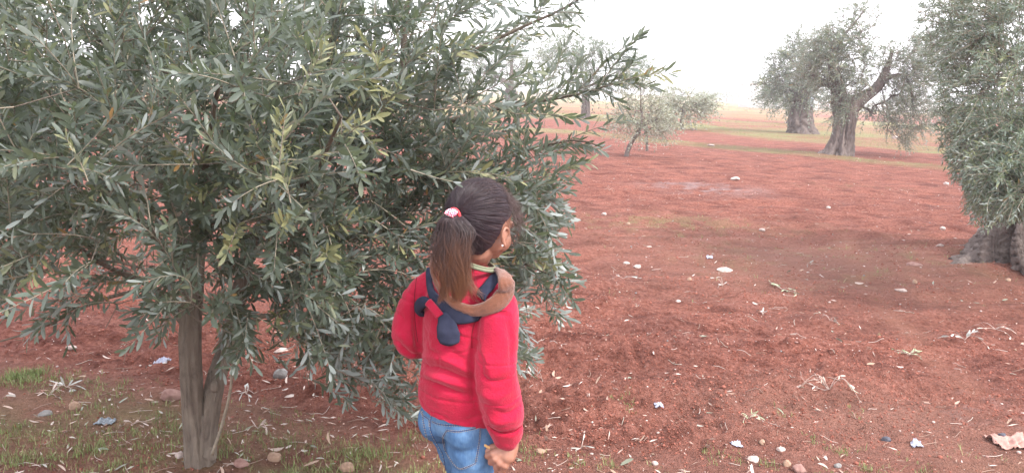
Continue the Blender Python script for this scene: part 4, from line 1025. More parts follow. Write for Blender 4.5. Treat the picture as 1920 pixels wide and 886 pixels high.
# ponytail
pc = [TIE, TIE - hFt * .016 - hUt * .012, P(853, 430, 1.850), P(849, 458, 1.838), P(847, 490, 1.828), P(848, 520, 1.825), P(849, 545, 1.825), P(844, 570, 1.83)]
PC = crom(np.array(pc), 60); Tp, Np, Bp = frames(PC)
sx = unit(cR); sy = unit(np.array([0, 1, 0.]))
for k in range(2300):
    cl = int(rng.integers(0, 22)); a = rng.uniform(0, 2 * math.pi); rr = rng.random() ** .5; ln = rng.choice([rng.uniform(.55, .8), rng.uniform(.75, 1.0)], p=[.3, .7]); n = 22
    t = np.linspace(0, ln, n); idx = t * 59; i0 = np.clip(idx.astype(int), 0, 58); u = (idx - i0)[:, None]; c_ = PC[i0] * (1 - u) + PC[i0 + 1] * u
    wX = np.interp(t, [0, .06, .16, .32, .5, .7, .85, 1], [.009, .012, .024, .040, .049, .043, .030, .014]); wY = np.interp(t, [0, .06, .2, .5, 1], [.010, .011, .022, .026, .020])
    f1, f2 = rng.uniform(0, 6.28, 2); am = .002 + .013 * t ** 1.4 * rng.uniform(.2, 1.8); fr = 7 + (cl * 5) % 6 + rng.normal(0, .5); f1 = cl * 1.3 + rng.normal(0, .35)
    off = sx[None] * (math.cos(a) * rr * wX + am * np.sin(fr * t + f1))[:, None] + sy[None] * (math.sin(a) * rr * wY + am * .6 * np.sin(fr * .8 * t + f2))[:, None]
    g_ = np.random.default_rng(cl + 100); clump = sx * g_.uniform(-.034, .030) + sy * g_.uniform(-.012, .012); cw = np.clip((t - .22) / .6, 0, 1) ** 1.1 * .92; off = off + (sx * (1 if cl % 2 else -1) * .017 + sy * .006 * math.sin(cl))[None] * np.sin(t * (8 + cl % 6) + cl)[:, None] * np.clip(t * 2, 0, 1)[:, None]
    off = off * (1 - cw[:, None] * .75) + clump[None] * cw[:, None] * .9
    if rng.random() < .22:        # curled ends sweep to the right
        off = off + sx[None] * (np.clip(t - .6, 0, 1) ** 1.5 * rng.uniform(.05, .28))[:, None] + np.array([0, 0, 1.]) * (np.clip(t - .75, 0, 1) ** 1.5 * rng.uniform(0, .25))[:, None]
    shade = rng.random()
    strand(c_ + off, rng.uniform(.0004, .0008), np.clip((t - .05) * (.70 + .75 * ((cl * 7) % 11) / 10) + rng.normal(0, .05), 0, 1), (rng.random() < .12) * rng.uniform(.2, .6))
# loose wisps: round the ear, at the temple and over the crown
for k in range(150):
    d = unit(np.array([rng.uniform(.5, 1), rng.uniform(.15, 1.0), rng.uniform(.1, .9)])); p0 = RC + d * (RX + .002); n = 14; t = np.linspace(0, 1, n)[:, None]
    fall = np.array([rng.uniform(-.01, .018), rng.uniform(-.02, .030), -rng.uniform(.03, .10)]); q = p0 + fall * t + np.array([.016, .012, .0]) * np.sin(t * 3.14) + rng.normal(0, .0035, 3) * np.sin(t * rng.uniform(4, 9))
    e = np.sqrt((((q - RC) / (RX + .001)) ** 2).sum(1)); q = np.where(e[:, None] < 1, RC + (q - RC) / e[:, None], q); strand(from_head(q), .00035, .35, .15)
for k in range(260):
    d = unit(np.array([rng.uniform(-.9, 1), rng.uniform(-.6, 1.0), rng.uniform(.2, 1)])); n = 12; t = np.linspace(0, 1, n); d2 = unit(d + rng.normal(0, .45, 3) + tie_dir * .5)
    q = unit(d[None] * (1 - t[:, None]) + d2[None] * t[:, None]); q = RC + q * (RX + (np.sin(t * 3.14) * rng.uniform(.004, .011) + .001)[:, None]); strand(from_head(q), .00030, .3, rng.uniform(.1, .5))
for k in range(420):              # nape
    d = unit(np.array([rng.uniform(-.3, .8), -rng.uniform(.4, 1), -rng.uniform(.55, 1.0)])); q0 = RC + d * (RX + .001); t = np.linspace(0, 1, 9)[:, None]; q = q0 + np.array([rng.normal(0, .008), rng.normal(0, .006), -rng.uniform(.006, .030)]) * t; strand(from_head(q), .00035, .2, .1)
hb.build('hair', m_hair, person, off=POFF)
# hair tie with a checked ribbon
m_tie = simple('coral_elastic', (.75, .06, .07), None, 60, .6)
tb_ = Bag(); a = np.linspace(0, 2 * math.pi, 30); tn = unit(-hFt * .9 - hUt * .35); e1 = unit(np.cross(tn, gU)); e2 = np.cross(tn, e1); tc_ = TIE - hFt * .008 - hUt * .004
v, f, tt = tube(np.array([tc_ + e1 * math.cos(x) * .0145 + e2 * math.sin(x) * .0135 for x in a]), .0042, 10, False); tb_.add(v, f); tie = tb_.build('hair_tie', m_tie, person, off=POFF)
m_chk, nt, b = new_mat('pink_check_ribbon'); uv = N_(nt, 'ShaderNodeTexCoord'); ck = N_(nt, 'ShaderNodeTexChecker'); ck.inputs['Scale'].default_value = 260
mpn = N_(nt, 'ShaderNodeMapping'); mpn.inputs['Rotation'].default_value = (.3, .4, .5); nt.links.new(uv.outputs['Object'], mpn.inputs[0]); nt.links.new(mpn.outputs[0], ck.inputs[0])
ck.inputs[1].default_value = (.80, .03, .12, 1); ck.inputs[2].default_value = (.85, .72, .76, 1); nt.links.new(ck.outputs[0], b.inputs['Base Color']); b.inputs['Roughness'].default_value = .6
rbn = Bag(); a0 = hit; p_ = np.array([P(856, 401, 1.845), P(850, 398, 1.840), P(844, 399, 1.838), P(841, 404, 1.84)]); nrm = np.tile(unit(CAM - p_[0]), (4, 1))
pq = crom(p_, 12); ribbon(rbn, pq, np.tile(unit(CAM - p_[0]), (12, 1)), np.linspace(.012, .025, 12), .003, 10, 0, .5); rbn.build('checked_ribbon', m_chk, person, off=POFF)
# ear stud
m_pearl, nt, b = new_mat('pearl_stud'); b.inputs['Base Color'].default_value = (.85, .80, .80, 1); b.inputs['Roughness'].default_value = .2
st_ = Bag(); ball(st_, hl(.0795, -.004, -.052) - hFt * .004, (.0023, .0023, .0023), None, 3); st_.build('ear_stud', m_pearl, person, off=POFF)
# the biscuit stick is held, so it stands on its own
bs = Bag(); p0 = hh(.068, -.006, -.012); p1 = hh(.036, .010, -.016); ribbon(bs, crom(np.array([p0, (p0 + p1) / 2, p1]), 8), np.tile(hn, (8, 1)), .0068, .0055, 12, 0, .6)
m_bis = simple('biscuit', (.72, .45, .20), (.58, .32, .12), 120, .8, .4, 400)
bo = bs.build('biscuit_stick', m_bis, None, off=p0); bo.location = tuple(p0); tag(bo, 'thin tan biscuit stick poking out of the girl\'s right fist', 'biscuit')
# ------------------------------------------------------------------ far structures and trees
m_white = simple('whitewash', (.78, .77, .76), (.66, .65, .64), 1.2, .9); m_blue = simple('grey_blue_paint', (.30, .36, .42), None, 3, .6)
m_rust = simple('rusty_metal', (.34, .13, .08), None, 8, .8)
def box(bag, c, s):
    c = np.array(c, float); s = np.array(s, float) / 2
    V = np.array([[x, y, z] for x in (-1, 1) for y in (-1, 1) for z in (-1, 1)]) * s + c
    Q = np.array([[0, 1, 3, 2], [4, 6, 7, 5], [0, 4, 5, 1], [2, 3, 7, 6], [0, 2, 6, 4], [1, 5, 7, 3]])
    bag.add(V, Q)
def house(px0, px1, Y, h, label, name='white_house', wins=3):
    x0 = P(px0, 190, Y)[0]; x1 = P(px1, 190, Y)[0]; w_ = x1 - x0; b = np.array([(x0 + x1) / 2, Y + 3, 0]); e = empty(name, b); tag(e, label, 'house')
    g = Bag(); box(g, (0, 0, h / 2 - .3), (w_, 6, h + .6)); g.build('wall', m_white, e, False)
    g = Bag(); box(g, (0, 0, h + .08), (w_ + .5, 6.5, .16)); rf = g.build('roof', m_white, e, False)
    g = Bag(); box(g, (0, -3.1, h + .28), (w_ + .4, .18, .24)); g.build('parapet', m_white, rf, False)
    for k in range(wins):
        xx = -w_ / 2 + w_ * (k + .7) / (wins + .4); g = Bag(); box(g, (xx, -3.02, h * .58), (.9, .10, 1.0)); wf = g.build('window', m_blue, e, False)
        g = Bag(); box(g, (xx, -3.06, h * .58 - .56), (1.1, .16, .10)); g.build('sill', m_white, wf, False)
    g = Bag(); box(g, (w_ / 2 - w_ * .12, -3.03, 1.0), (.95, .12, 2.0)); g.build('door', m_blue, e, False)
    return e
house(1406, 1535, 120, 3.5, 'low white flat-roofed house on the horizon, left of the old olives')
house(1588, 1625, 150, 3.2, 'small white house seen between the forked olive trunk and its hanging branches', wins=1)
def wall(px0, px1, Y, h, label):
    x0 = P(px0, 190, Y)[0]; x1 = P(px1, 190, Y)[0]; w_ = x1 - x0; e = empty('field_wall', ((x0 + x1) / 2, Y, 0)); tag(e, label, 'wall')
    g = Bag(); box(g, (0, 0, h / 2 - .2), (w_, .3, h + .4)); g.build('wall_face', m_white, e, False)
    g = Bag(); box(g, (0, 0, h + .05), (w_ + .1, .42, .10)); g.build('coping', m_white, e, False)
wall(1537, 1760, 128, 1.2, 'long low white wall running right from the white house')
wall(1085, 1165, 140, 1.5, 'short white wall on the horizon behind the leaning sapling')
# gate of rusty bars in the wall
gp = P(1546, 200, 126); e = empty('field_gate', (gp[0], 126, 0)); tag(e, 'rusty barred gate just right of the white house', 'gate')
g = Bag(); [box(g, (0, 0, z), (2.4, .05, .06)) for z in (.15, .6, 1.1)]; [box(g, (x, 0, .6), (.05, .05, 1.2)) for x in np.linspace(-1.2, 1.2, 9)]; g.build('gate_bars', m_rust, e, False)
pp = G(1342, 197.5); e = empty('field_post', pp); tag(e, 'lone short dark post standing on the far edge of the red field', 'post')
g = Bag(); v, f, t = tube([(0, 0, -.1), (.02, 0, .5), (.0, 0, 1.05)], [.11, .10, .09], 8); g.add(v, f, t); g.build('post_shaft', simple('dark_wood', (.06, .05, .05), None, 20, .9), e)
def horizon_tree(px, Y, h, w_, n, group, i):
    x = P(px, 185, Y)[0]; e = empty('distant_tree', (x, Y, 0)); tag(e, 'tiny round tree far off on the horizon line', 'tree', group)
    g = Bag(); v, f, t = tube([(0, 0, -.2), (.1, 0, h * .3), (0, 0, h * .55)], [.22, .17, .1], 7); g.add(v, f, t); g.build('trunk', mat_bark_old, e)
    lf = Bag(); u = unit(rng.normal(size=(n, 3))) * (rng.random(n) ** .4)[:, None] * np.array([w_, w_, h * .36]) + np.array([0, 0, h * .62])
    u[:, 0] += rng.normal(0, .12 * w_, n); leaves_mesh(lf, u, rng.normal(size=(n, 3)), rng.normal(size=(n, 3)), np.full(n, .65), np.full(n, .4), rng.uniform(.2, .9, n), True); lf.build('crown', mat_leaf_old, e)
hzs = [(1336, 260, 3.2, 2.4), (1349, 270, 3.8, 2.6), (1362, 250, 3.4, 3.0), (1374, 280, 4.2, 2.6), (1388, 255, 3.6, 2.8), (1399, 270, 4.0, 3.2), (1660, 260, 4.0, 3.5), (1680, 255, 3.6, 3), (1700, 265, 4.2, 3.6),
       (1722, 250, 3.6, 3), (1745, 260, 4.2, 3.4), (1560, 240, 4.5, 3.6), (1250, 270, 3.8, 3.0), (1315, 255, 3.5, 2.6), (1120, 250, 4.4, 3.4), (1040, 240, 4.2, 3.6), (870, 240, 4.0, 3.4), (760, 235, 4.4, 3.4), (640, 240, 4.2, 3.6), (480, 230, 4.4, 3.8), (300, 235, 4.0, 3.4), (100, 230, 4.4, 3.6)]
for i, a in enumerate(hzs): horizon_tree(*a, 260, 'trees along the horizon', i)

# ------------------------------------------------------------------ things lying on the soil
def lay(px, py):
    g = G(px, py); z = hz(g[0], g[1])
    g = G(px, py, z); return np.array([g[0], g[1], hz(g[0], g[1])])
def mpx(px, py): return np.linalg.norm(lay(px, py) - CAM) / FOC
def rock_mesh(seed, sub=3, amp=.32, flat=.6):
    ico = bmesh.new(); bmesh.ops.create_icosphere(ico, subdivisions=sub, radius=1); V = np.array([q.co[:] for q in ico.verts]); T = np.array([[q.index for q in f.verts] for f in ico.faces]); ico.free()
    V = V * (1 + amp * fbm(V * 1.1 + seed * 3.7, 3))[:, None] + .05 * fbm(V * 5 + seed, 2)[:, None] * V
    # chip it flat on a few sides
    r_ = np.random.default_rng(seed)
    for _ in range(5):
        n = unit(r_.normal(size=3)); d = r_.uniform(.62, .9); s_ = V @ n; V = V - np.maximum(s_ - d, 0)[:, None] * n * .85
    V[:, 2] *= flat; return V, T
def stone_mat(name, a, b_): return simple(name, a, b_, 45, .9, .35, 160, .2, .003)
m_st = dict(white=stone_mat('white_limestone', (.46, .39, .35), (.29, .21, .18)), tan=stone_mat('tan_stone', (.34, .23, .16), (.22, .14, .10)), pink=stone_mat('pinkish_stone', (.29, .18, .15), (.19, .10, .085)),
            grey=stone_mat('grey_stone', (.24, .23, .22), (.15, .14, .13)), dark=stone_mat('dark_stone', (.10, .10, .12), (.05, .05, .06)))
stones = [(141, 762, 19, 15, 'tan', 'round tan stone on the grass left of the two grey stems'), (86, 774, 22, 9, 'grey', 'flat grey-green stone beside the round tan one'),
          (323, 742, 36, 20, 'pink', 'big flat pinkish rock just left of the olive stems'), (336, 852, 14, 14, 'white', 'white stone touching the foot of the olive stems'),
          (527, 702, 26, 22, 'grey', 'upright grey stone half buried in the red bank under the crown'), (527, 655, 24, 9, 'white', 'white chunk on the red bank under the crown'),
          (514, 857, 26, 14, 'tan', 'flat tan stone in the grass right of the olive stems'), (453, 868, 26, 14, 'pink', 'dull brown stone close to the right of the stem foot'),
          (650, 876, 26, 15, 'tan', 'beige stone at the bottom edge left of the girl'), (133, 656, 16, 7, 'white', 'small flat white stone on the red soil behind the left grass'),
          (1412, 860, 21, 12, 'white', 'smooth white stone at the bottom, nearest to the camera right of the girl'), (1429, 823, 13, 9, 'tan', 'small tan stone with a curled dry leaf beside it'),
          (1014, 844, 19, 9, 'tan', 'beige angular stone right of the girl\'s hand'), (1228, 868, 11, 8, 'white', 'little white stone at the bottom between girl and smooth white stone'),
          (1661, 823, 15, 9, 'dark', 'dark wedge-shaped stone in the smooth soil at lower right'), (1879, 813, 14, 7, 'dark', 'dark flat stone beside the pink rag'),
          (1498, 878, 25, 15, 'pink', 'grey-pink rock cut by the bottom edge'), (1476, 869, 15, 12, 'tan', 'tan stone leaning on the grey-pink rock'), (1464, 842, 14, 7, 'white', 'white flat stone above the grey-pink rock'),
          (1571, 872, 15, 8, 'grey', 'grey flat stone at the bottom right of the grey-pink rock'), (1378, 338, 17, 7, 'white', 'bright white stone behind the pale ash patch'),
          (1359, 506, 28, 8, 'white', 'long flat white stone in the middle of the red field'), (1194, 504, 15, 7, 'white', 'white stone right of the crown, beside a smaller one'), (1175, 488, 12, 5, 'white', 'small white stone up-left of its bigger neighbour'),
          (1133, 403, 10, 6, 'white', 'white stone on the thin grass right of the crown'), (1178, 421, 9, 6, 'tan', 'tan pebble on the thin grass patch'), (1429, 429, 14, 6, 'white', 'white stone at mid field above the dry litter'),
          (1206, 444, 14, 5, 'tan', 'flat tan stone at the lower edge of the thin grass patch'), (1553, 390, 9, 5, 'white', 'small white stone in front of the forked olive'), (1714, 495, 24, 7, 'pink', 'long pink flat stone left of the right tree\'s roots'),
          (1761, 471, 14, 5, 'white', 'white stone between the pink stone and the right tree'), (1767, 432, 10, 6, 'white', 'white stone under the tips of the right tree'), (1715, 529, 9, 8, 'tan', 'tan upright pebble below the pink flat stone'),
          (1774, 348, 9, 6, 'white', 'white stone far out left of the right crown'), (1292, 524, 9, 7, 'tan', 'tan pebble left of the long white stone'), (1891, 516, 10, 6, 'tan', 'orange-tan stone at the foot of the right trunk'),
          (1690, 543, 18, 5, 'white', 'thin white flake beside the smooth track'), (1055, 472, 12, 7, 'white', 'white stone peeping through the right edge of the crown'), (1271, 564, 11, 5, 'white', 'white flake below the long white stone'),
          (1333, 272, 13, 4, 'white', 'far white stone lying in front of the saplings\' grass strip'), (1299, 243, 9, 4, 'white', 'far white stone right of the low round sapling'), (1678, 258, 12, 6, 'white', 'far white stone under the hanging branches of the forked olive'), (1474, 218, 6, 4, 'white', 'far pale stone left of the squat olive')]
for i, (px, py, w_, h_, c, lab) in enumerate(stones):
    p = lay(px, py + h_ * .2); k = mpx(px, py); V, T = rock_mesh(i + 1, 4 if w_ > 12 else 3); V[:, 2] /= .6
    a = rng.uniform(0, 3); S_ = np.array([w_ * .5 * k, w_ * .42 * k, h_ * .62 * k]); V = V * S_; 
    o = mesh_np('stone', V, T, m_st[c]); o.location = tuple(p + np.array([0, 0, h_ * .18 * k])); o.rotation_euler = (rng.normal(0, .06), rng.normal(0, .06), rng.normal(0, .25)); tag(o, lab, 'stone', 'stones on the red soil')
def ground_sample(n, rmin, rmax, near_pow=1.0, amax=40):
    u = rng.random(n) ** near_pow; r = rmin * (rmax / rmin) ** u; a = np.radians(rng.uniform(-amax, amax, n)); return r * np.sin(a), r * np.cos(a)
def in_view(x, y): 
    v = np.stack([x, y, 0 * x], -1) - CAM; z = v @ cF; px = 960 + FOC * (v @ cR) / z; py = 443 - FOC * (v @ cU) / z; return (px > -20) & (px < 1940) & (py < 900), px, py
# loose pebbles, each an object of its own
peb = [mesh_np('pebble', *(lambda q: (q[0], q[1]))(rock_mesh(50 + i, 2)), m_st[c]) for i, c in enumerate(['white', 'white', 'tan', 'pink', 'grey', 'white', 'tan', 'pink'])]
for o in peb: o['_src'] = 1
x, y = ground_sample(1200, 2.9, 16, .9); ok, px_, py_ = in_view(x, y); ok &= ~((px_ < 1000) & (py_ < 640)); x, y = x[ok][:230], y[ok][:230]; z = height(x, y)
for i in range(len(x)):
    s_ = peb[i % 8]; o = s_ if i < 8 else s_.copy()
    if i >= 8: COL.objects.link(o)
    sc = rng.uniform(.003, .008) * (1 + y[i] * .07); o.location = (x[i], y[i], z[i] + sc * .2); o.scale = (sc, sc * rng.uniform(.6, 1), sc * rng.uniform(.7, 1.2)); o.rotation_euler = (0, 0, rng.uniform(0, 6))
    tag(o, 'tiny pale pebble strewn on the red soil', 'pebble', 'loose pebbles on the soil')
    if '_src' in o: del o['_src']
# grit: crumbs of stone and clods of earth nobody could count
def scatter_rocks(name, n, rmin, rmax, smin, smax, mat, maskf=None, sub=1, grow=.08, flat=.7, seeds=6):
    x, y = ground_sample(n, rmin, rmax, 1.0); ok, _, _ = in_view(x, y)
    if maskf is not None: ok &= rng.random(len(x)) < maskf(x, y)
    x, y = x[ok], y[ok]; z = height(x, y); bag = Bag(); m = len(x); sz = rng.uniform(smin, smax, m) ** 1.0 * (1 + y * grow); sz *= rng.choice([.7, 1, 1.6], m, p=[.6, .37, .03]); which = rng.integers(0, seeds, m)
    for s_ in range(seeds):
        V, T = rock_mesh(200 + s_, sub, .5, flat); sel = np.where(which == s_)[0]
        if not len(sel): continue
        a = rng.uniform(0, 6.28, len(sel)); ca, sa = np.cos(a), np.sin(a); W_ = V[None] * sz[sel][:, None, None] * np.array([1, .8, 1])
        X = W_[..., 0] * ca[:, None] - W_[..., 1] * sa[:, None] + x[sel][:, None]; Yy = W_[..., 0] * sa[:, None] + W_[..., 1] * ca[:, None] + y[sel][:, None]; Z = W_[..., 2] + (z[sel] + sz[sel] * .15)[:, None]
        Tt = (T[None] + (np.arange(len(sel)) * len(V))[:, None, None]).reshape(-1, 3); bag.add(np.stack([X, Yy, Z], -1).reshape(-1, 3), None, Tt, v=np.repeat(rng.random(len(sel)), len(V)))
    o = bag.build(name, mat, smooth=False); tag(o, kind='stuff'); return o
m_clod, nt, b = new_mat('soil_clod'); r = ramp(nt, attr(nt, 'v'), [(0, (.17, .060, .042)), (.5, (.23, .085, .060)), (1, (.29, .112, .082))]); nt.links.new(r.outputs[0], b.inputs['Base Color']); b.inputs['Roughness'].default_value = .95; b.inputs['Specular IOR Level'].default_value = .1
t = noise_tex(nt, 200, 3); bump(nt, b, t.outputs[0], .5, .004)
scatter_rocks('soil_clods', 110000, 2.6, 15, .0018, .0062, m_clod, lambda x, y: (.12 + .88 * till(x, y)) * (.25 + .75 * sstep(-.3, .4, fbm2(x, y, .45, 2, 6))))
m_grit, nt, b = new_mat('stone_grit'); r = ramp(nt, attr(nt, 'v'), [(0, (.36, .20, .15)), (.5, (.42, .27, .21)), (1, (.60, .50, .46))]); nt.links.new(r.outputs[0], b.inputs['Base Color']); b.inputs['Roughness'].default_value = .9
scatter_rocks('stone_grit', 16000, 2.6, 24, .0011, .0032, m_grit, lambda x, y: .35 + .65 * sstep(-.1, .4, fbm2(x, y, .7, 2, 61)), grow=.16)

# ---- litter
m_lit, nt, b = new_mat('dry_olive_leaf'); oi = N_(nt, 'ShaderNodeObjectInfo')
r = ramp(nt, oi.outputs['Random'], [(0, (.28, .18, .12)), (.3, (.36, .25, .19)), (.6, (.50, .42, .38)), (.85, (.22, .23, .18)), (1, (.16, .18, .12))]); nt.links.new(r.outputs[0], b.inputs['Base Color']); b.inputs['Roughness'].default_value = .7
m_lit2, nt, b = new_mat('dry_leaf_litter'); r = ramp(nt, attr(nt, 'tint'), [(0, (.22, .13, .09)), (.35, (.33, .22, .17)), (.8, (.50, .42, .37)), (1, (.24, .25, .18))]); nt.links.new(r.outputs[0], b.inputs['Base Color']); b.inputs['Roughness'].default_value = .8
lsrc = []
for i in range(6):
    lb = Bag(); leaves_mesh(lb, np.array([[-.5, 0, 0.]]), np.array([[1., 0, 0]]), np.array([[0, 0, 1.]]), np.array([1.0]), np.array([rng.uniform(.16, .26)]), np.array([.5]), False, bend=np.array([rng.uniform(-.5, .5)]))
    V = lb.V[0]; V[:, 1] += (V[:, 0] ** 2) * rng.uniform(-.5, .5); lsrc.append(lb.build('fallen_leaf', m_lit))
def leaf_spots(n):
    x, y = ground_sample(n * 14, 2.75, 9.5, 1.15); ok, px, py = in_view(x, y)
    under = np.exp(-(((x + .9) / 1.3) ** 2 + ((y - 3.1) / .9) ** 2)); dens = .16 + .9 * under + .35 * blob(x, y, 1620, 800, 330, 110) + .2 * blob(x, y, 1750, 560, 200, 60)
    ok &= (rng.random(len(x)) < dens) & ~((px < 1020) & (py < 600)); return x[ok][:n], y[ok][:n]
x, y = leaf_spots(240); z = height(x, y)
for i in range(len(x)):
    s_ = lsrc[i % 6]; o = s_ if i < 6 else s_.copy()
    if i >= 6: COL.objects.link(o)
    L = rng.uniform(.034, .060) * (1 + max(0, y[i] - 4) * .06); o.location = (x[i], y[i], z[i] + .007 + rng.random() * .004); o.scale = (L, L, L); o.rotation_euler = (rng.normal(0, .5), rng.normal(0, .22), rng.uniform(0, 6.28))
    tag(o, 'fallen narrow dry olive leaf lying on the soil', 'leaf', 'fallen olive leaves on the soil')
x, y = leaf_spots(600); x2, y2 = ground_sample(900, 5, 26); ok, px, py = in_view(x2, y2); ok &= px > 1040; x = np.concatenate([x, x2[ok]]); y = np.concatenate([y, y2[ok]]); z = height(x, y); n = len(x)
lb = Bag(); a = rng.uniform(0, 6.28, n); d = np.stack([np.cos(a), np.sin(a), rng.normal(0, .18, n)], 1)
leaves_mesh(lb, np.stack([x, y, z + .006], 1), d, np.array([0, 0, 1.]) + rng.normal(0, .45, (n, 3)), rng.uniform(.018, .048, n) * (1 + y * .03), rng.uniform(.004, .008, n) * (1 + y * .05), rng.random(n), True); o = lb.build('leaf_litter', m_lit2); tag(o, kind='stuff')
# straw and thin twigs
sb_ = Bag(); x, y = ground_sample(1500, 2.8, 12); ok, px, py = in_view(x, y); ok &= ~((px < 1000) & (py < 620)); x, y = x[ok][:420], y[ok][:420]
for i in range(len(x)):
    a = rng.uniform(0, 6.28); L = rng.uniform(.02, .09); k = rng.normal(0, .25); t = np.linspace(-.5, .5, 6); xx = x[i] + L * (np.cos(a) * t - np.sin(a) * k * t ** 2); yy = y[i] + L * (np.sin(a) * t + np.cos(a) * k * t ** 2)
    v, f, tt = tube(np.stack([xx, yy, height(xx, yy) + .004], 1), .0009 * (1 + y[i] * .1), 4); sb_.add(v, f, tt, tint=rng.random())
o = sb_.build('straw_bits', m_lit2); tag(o, kind='stuff')
# sprigs of pruned olive, one object each
def sprig(px, py, wpx, nst, nlf, mat, lab, ll=.045, spread=1.0, lift=.03, name='pruned_sprig', grp='pruned olive sprigs on the soil'):
    p = lay(px, py); k = mpx(px, py); R_ = wpx * k * .5; e = empty(name, p); tag(e, lab, 'sprig', grp); st = Bag(); lf = Bag()
    a0 = rng.uniform(-.5, .5)
    for i in range(nst):
        a = a0 + rng.normal(0, .5 * spread) + (math.pi if i % 2 else 0); L = R_ * rng.uniform(.6, 1.1); t = np.linspace(0, 1, 7); c = rng.normal(0, .35)
        xx = p[0] + L * (np.cos(a) * t - np.sin(a) * c * t ** 2); yy = p[1] + L * 1.5 * (np.sin(a) * t + np.cos(a) * c * t ** 2); zz = height(xx, yy) + .006 + lift * rng.random() * np.sin(t * 3.0)
        q = np.stack([xx, yy, zz], 1); v, f, tt = tube(q, np.linspace(.0016, .0008, 7), 5); st.add(v, f, tt, tint=.6)
        m = nlf; ii = rng.integers(1, 7, m); d = unit(np.gradient(q, axis=0))[ii] + rng.normal(0, .6, (m, 3)) * np.array([1, 1, .25]); leaves_mesh(lf, q[ii], d, np.array([0, 0, 1.]) + rng.normal(0, .5, (m, 3)), ll * rng.uniform(.6, 1.1, m), ll * .16 * rng.uniform(.8, 1.3, m), np.clip(rng.normal(.6, .2, m), 0, 1))
    st.build('stem', m_lit2, e, off=p)
    if lf.n: lf.build('leaves', mat, e, off=p)
m_silver, nt, b = new_mat('silvery_dry_leaf'); r = ramp(nt, attr(nt, 'tint'), [(0, (.20, .20, .17)), (1, (.40, .39, .35))]); nt.links.new(r.outputs[0], b.inputs['Base Color']); b.inputs['Roughness'].default_value = .5
m_greenl, nt, b = new_mat('fresh_cut_leaf'); r = ramp(nt, attr(nt, 'tint'), [(0, (.16, .21, .10)), (1, (.38, .42, .27))]); nt.links.new(r.outputs[0], b.inputs['Base Color']); b.inputs['Roughness'].default_value = .6
for a in [(1003, 703, 44, 4, 5, m_silver, 'shiny pale clump of cut olive leaves right beside the red sleeve', .055), (1556, 722, 86, 6, 5, m_lit2, 'dry branching twig with tan leaves in the right foreground', .045, 1.6, .07),
          (1704, 664, 44, 5, 9, m_greenl, 'dense green leaf bunch with a thin straw, right foreground', .035), (1810, 630, 56, 3, 6, m_silver, 'pale flattened leaf strand near the right edge', .06, .3),
          (1466, 543, 62, 4, 7, m_greenl, 'long spray of green and white leaves in the mid field', .06, .6), (1355, 535, 40, 4, 2, m_silver, 'thin pale twigs just below the long white stone', .04, 1.4, .05),
          (1404, 786, 52, 3, 9, m_greenl, 'green fern-like sprig lying at lower right of the girl', .030, .4), (462, 739, 30, 4, 2, m_silver, 'star of silvery leaves right of the grey stems', .045, 2),
          (484, 806, 34, 3, 3, m_lit2, 'tan bunch of dry leaves beside the stem foot', .05, .8), (125, 728, 40, 3, 4, m_silver, 'white dry leaves heaped on the left grass', .06, .5), (92, 742, 46, 3, 4, m_lit2, 'tan leaf spray at the left grass edge', .06, .5),
          (250, 797, 40, 3, 4, m_lit2, 'pale leaves on a long straw left of the stems', .05, .4), (1168, 521, 46, 3, 5, m_silver, 'pale leaf line on the soil right of the crown', .05, .3), (1430, 588, 34, 3, 3, m_silver, 'small white twig cluster at mid field', .05, 1),
          (1556, 602, 26, 3, 3, m_silver, 'small silvery leaf knot above the branching twig', .05, 1), (1866, 620, 60, 6, 3, m_lit2, 'loose mat of dry straw and leaves at the right edge', .05, 2.0), (1142, 365, 22, 4, 0, m_lit2, 'tiny forked twig beyond the crown edge', .05, 1.6, .06),
          (1520, 492, 22, 2, 2, m_silver, 'short white stick beside the smooth track', .05, .3), (1700, 360, 28, 2, 1, m_lit2, 'thin pale stick far right before the grass strip', .05, .2), (1090, 840, 26, 3, 2, m_silver, 'small white forked twig right of the girl\'s fist', .04, 1)]:
    sprig(*a)
# scraps: crumpled paper, plastic, a rag
def scrap(px, py, wpx, hpx, mat, lab, cat, name, seed):
    p = lay(px, py); k = mpx(px, py); n = 22; u, v = np.meshgrid(np.linspace(-1, 1, n), np.linspace(-1, 1, n)); q = np.stack([u.ravel() * 1.4, v.ravel() * 1.4, np.full(n * n, seed * 1.0)], 1)
    sc = 1 + .35 * fbm(q * .9, 2); X = u.ravel() * wpx * .5 * k * sc; Y_ = v.ravel() * wpx * .5 * k * .8 * sc; Z = height(p[0] + X, p[1] + Y_) - p[2] + .004 + np.abs(fbm(q * 1.7 + 5, 3)) * hpx * k * 1.3
    i = np.arange(n - 1)[:, None] * n; j = np.arange(n - 1)[None]; F = np.stack([i + j, i + j + 1, i + n + j + 1, i + n + j], -1).reshape(-1, 4)
    o = mesh_np(name, np.stack([X, Y_, Z], 1), F, mat); md = o.modifiers.new('thick', 'SOLIDIFY'); md.thickness = .0012; o.location = tuple(p); tag(o, lab, cat)
m_paper = simple('white_paper', (.44, .44, .50), (.30, .32, .42), 60, .7); m_plast = simple('grey_plastic', (.20, .23, .25), (.10, .12, .14), 90, .35, .4, 120, .5); m_rag = simple('pink_rag', (.42, .25, .21), (.32, .17, .14), 40, .9)
scrap(303, 679, 24, 9, m_paper, 'crumpled white and blue paper on the red bank left of the stems', 'paper', 'paper_scrap', 1)
scrap(198, 792, 30, 5, m_plast, 'torn dark grey plastic film lying in the left grass', 'plastic', 'plastic_scrap', 2)
scrap(1896, 832, 52, 12, m_rag, 'crumpled pale pink rag at the lower right edge', 'rag', 'rag', 3)
scrap(1236, 760, 15, 6, m_paper, 'small torn white paper bit on the red soil right of the girl', 'paper', 'paper_scrap', 4)
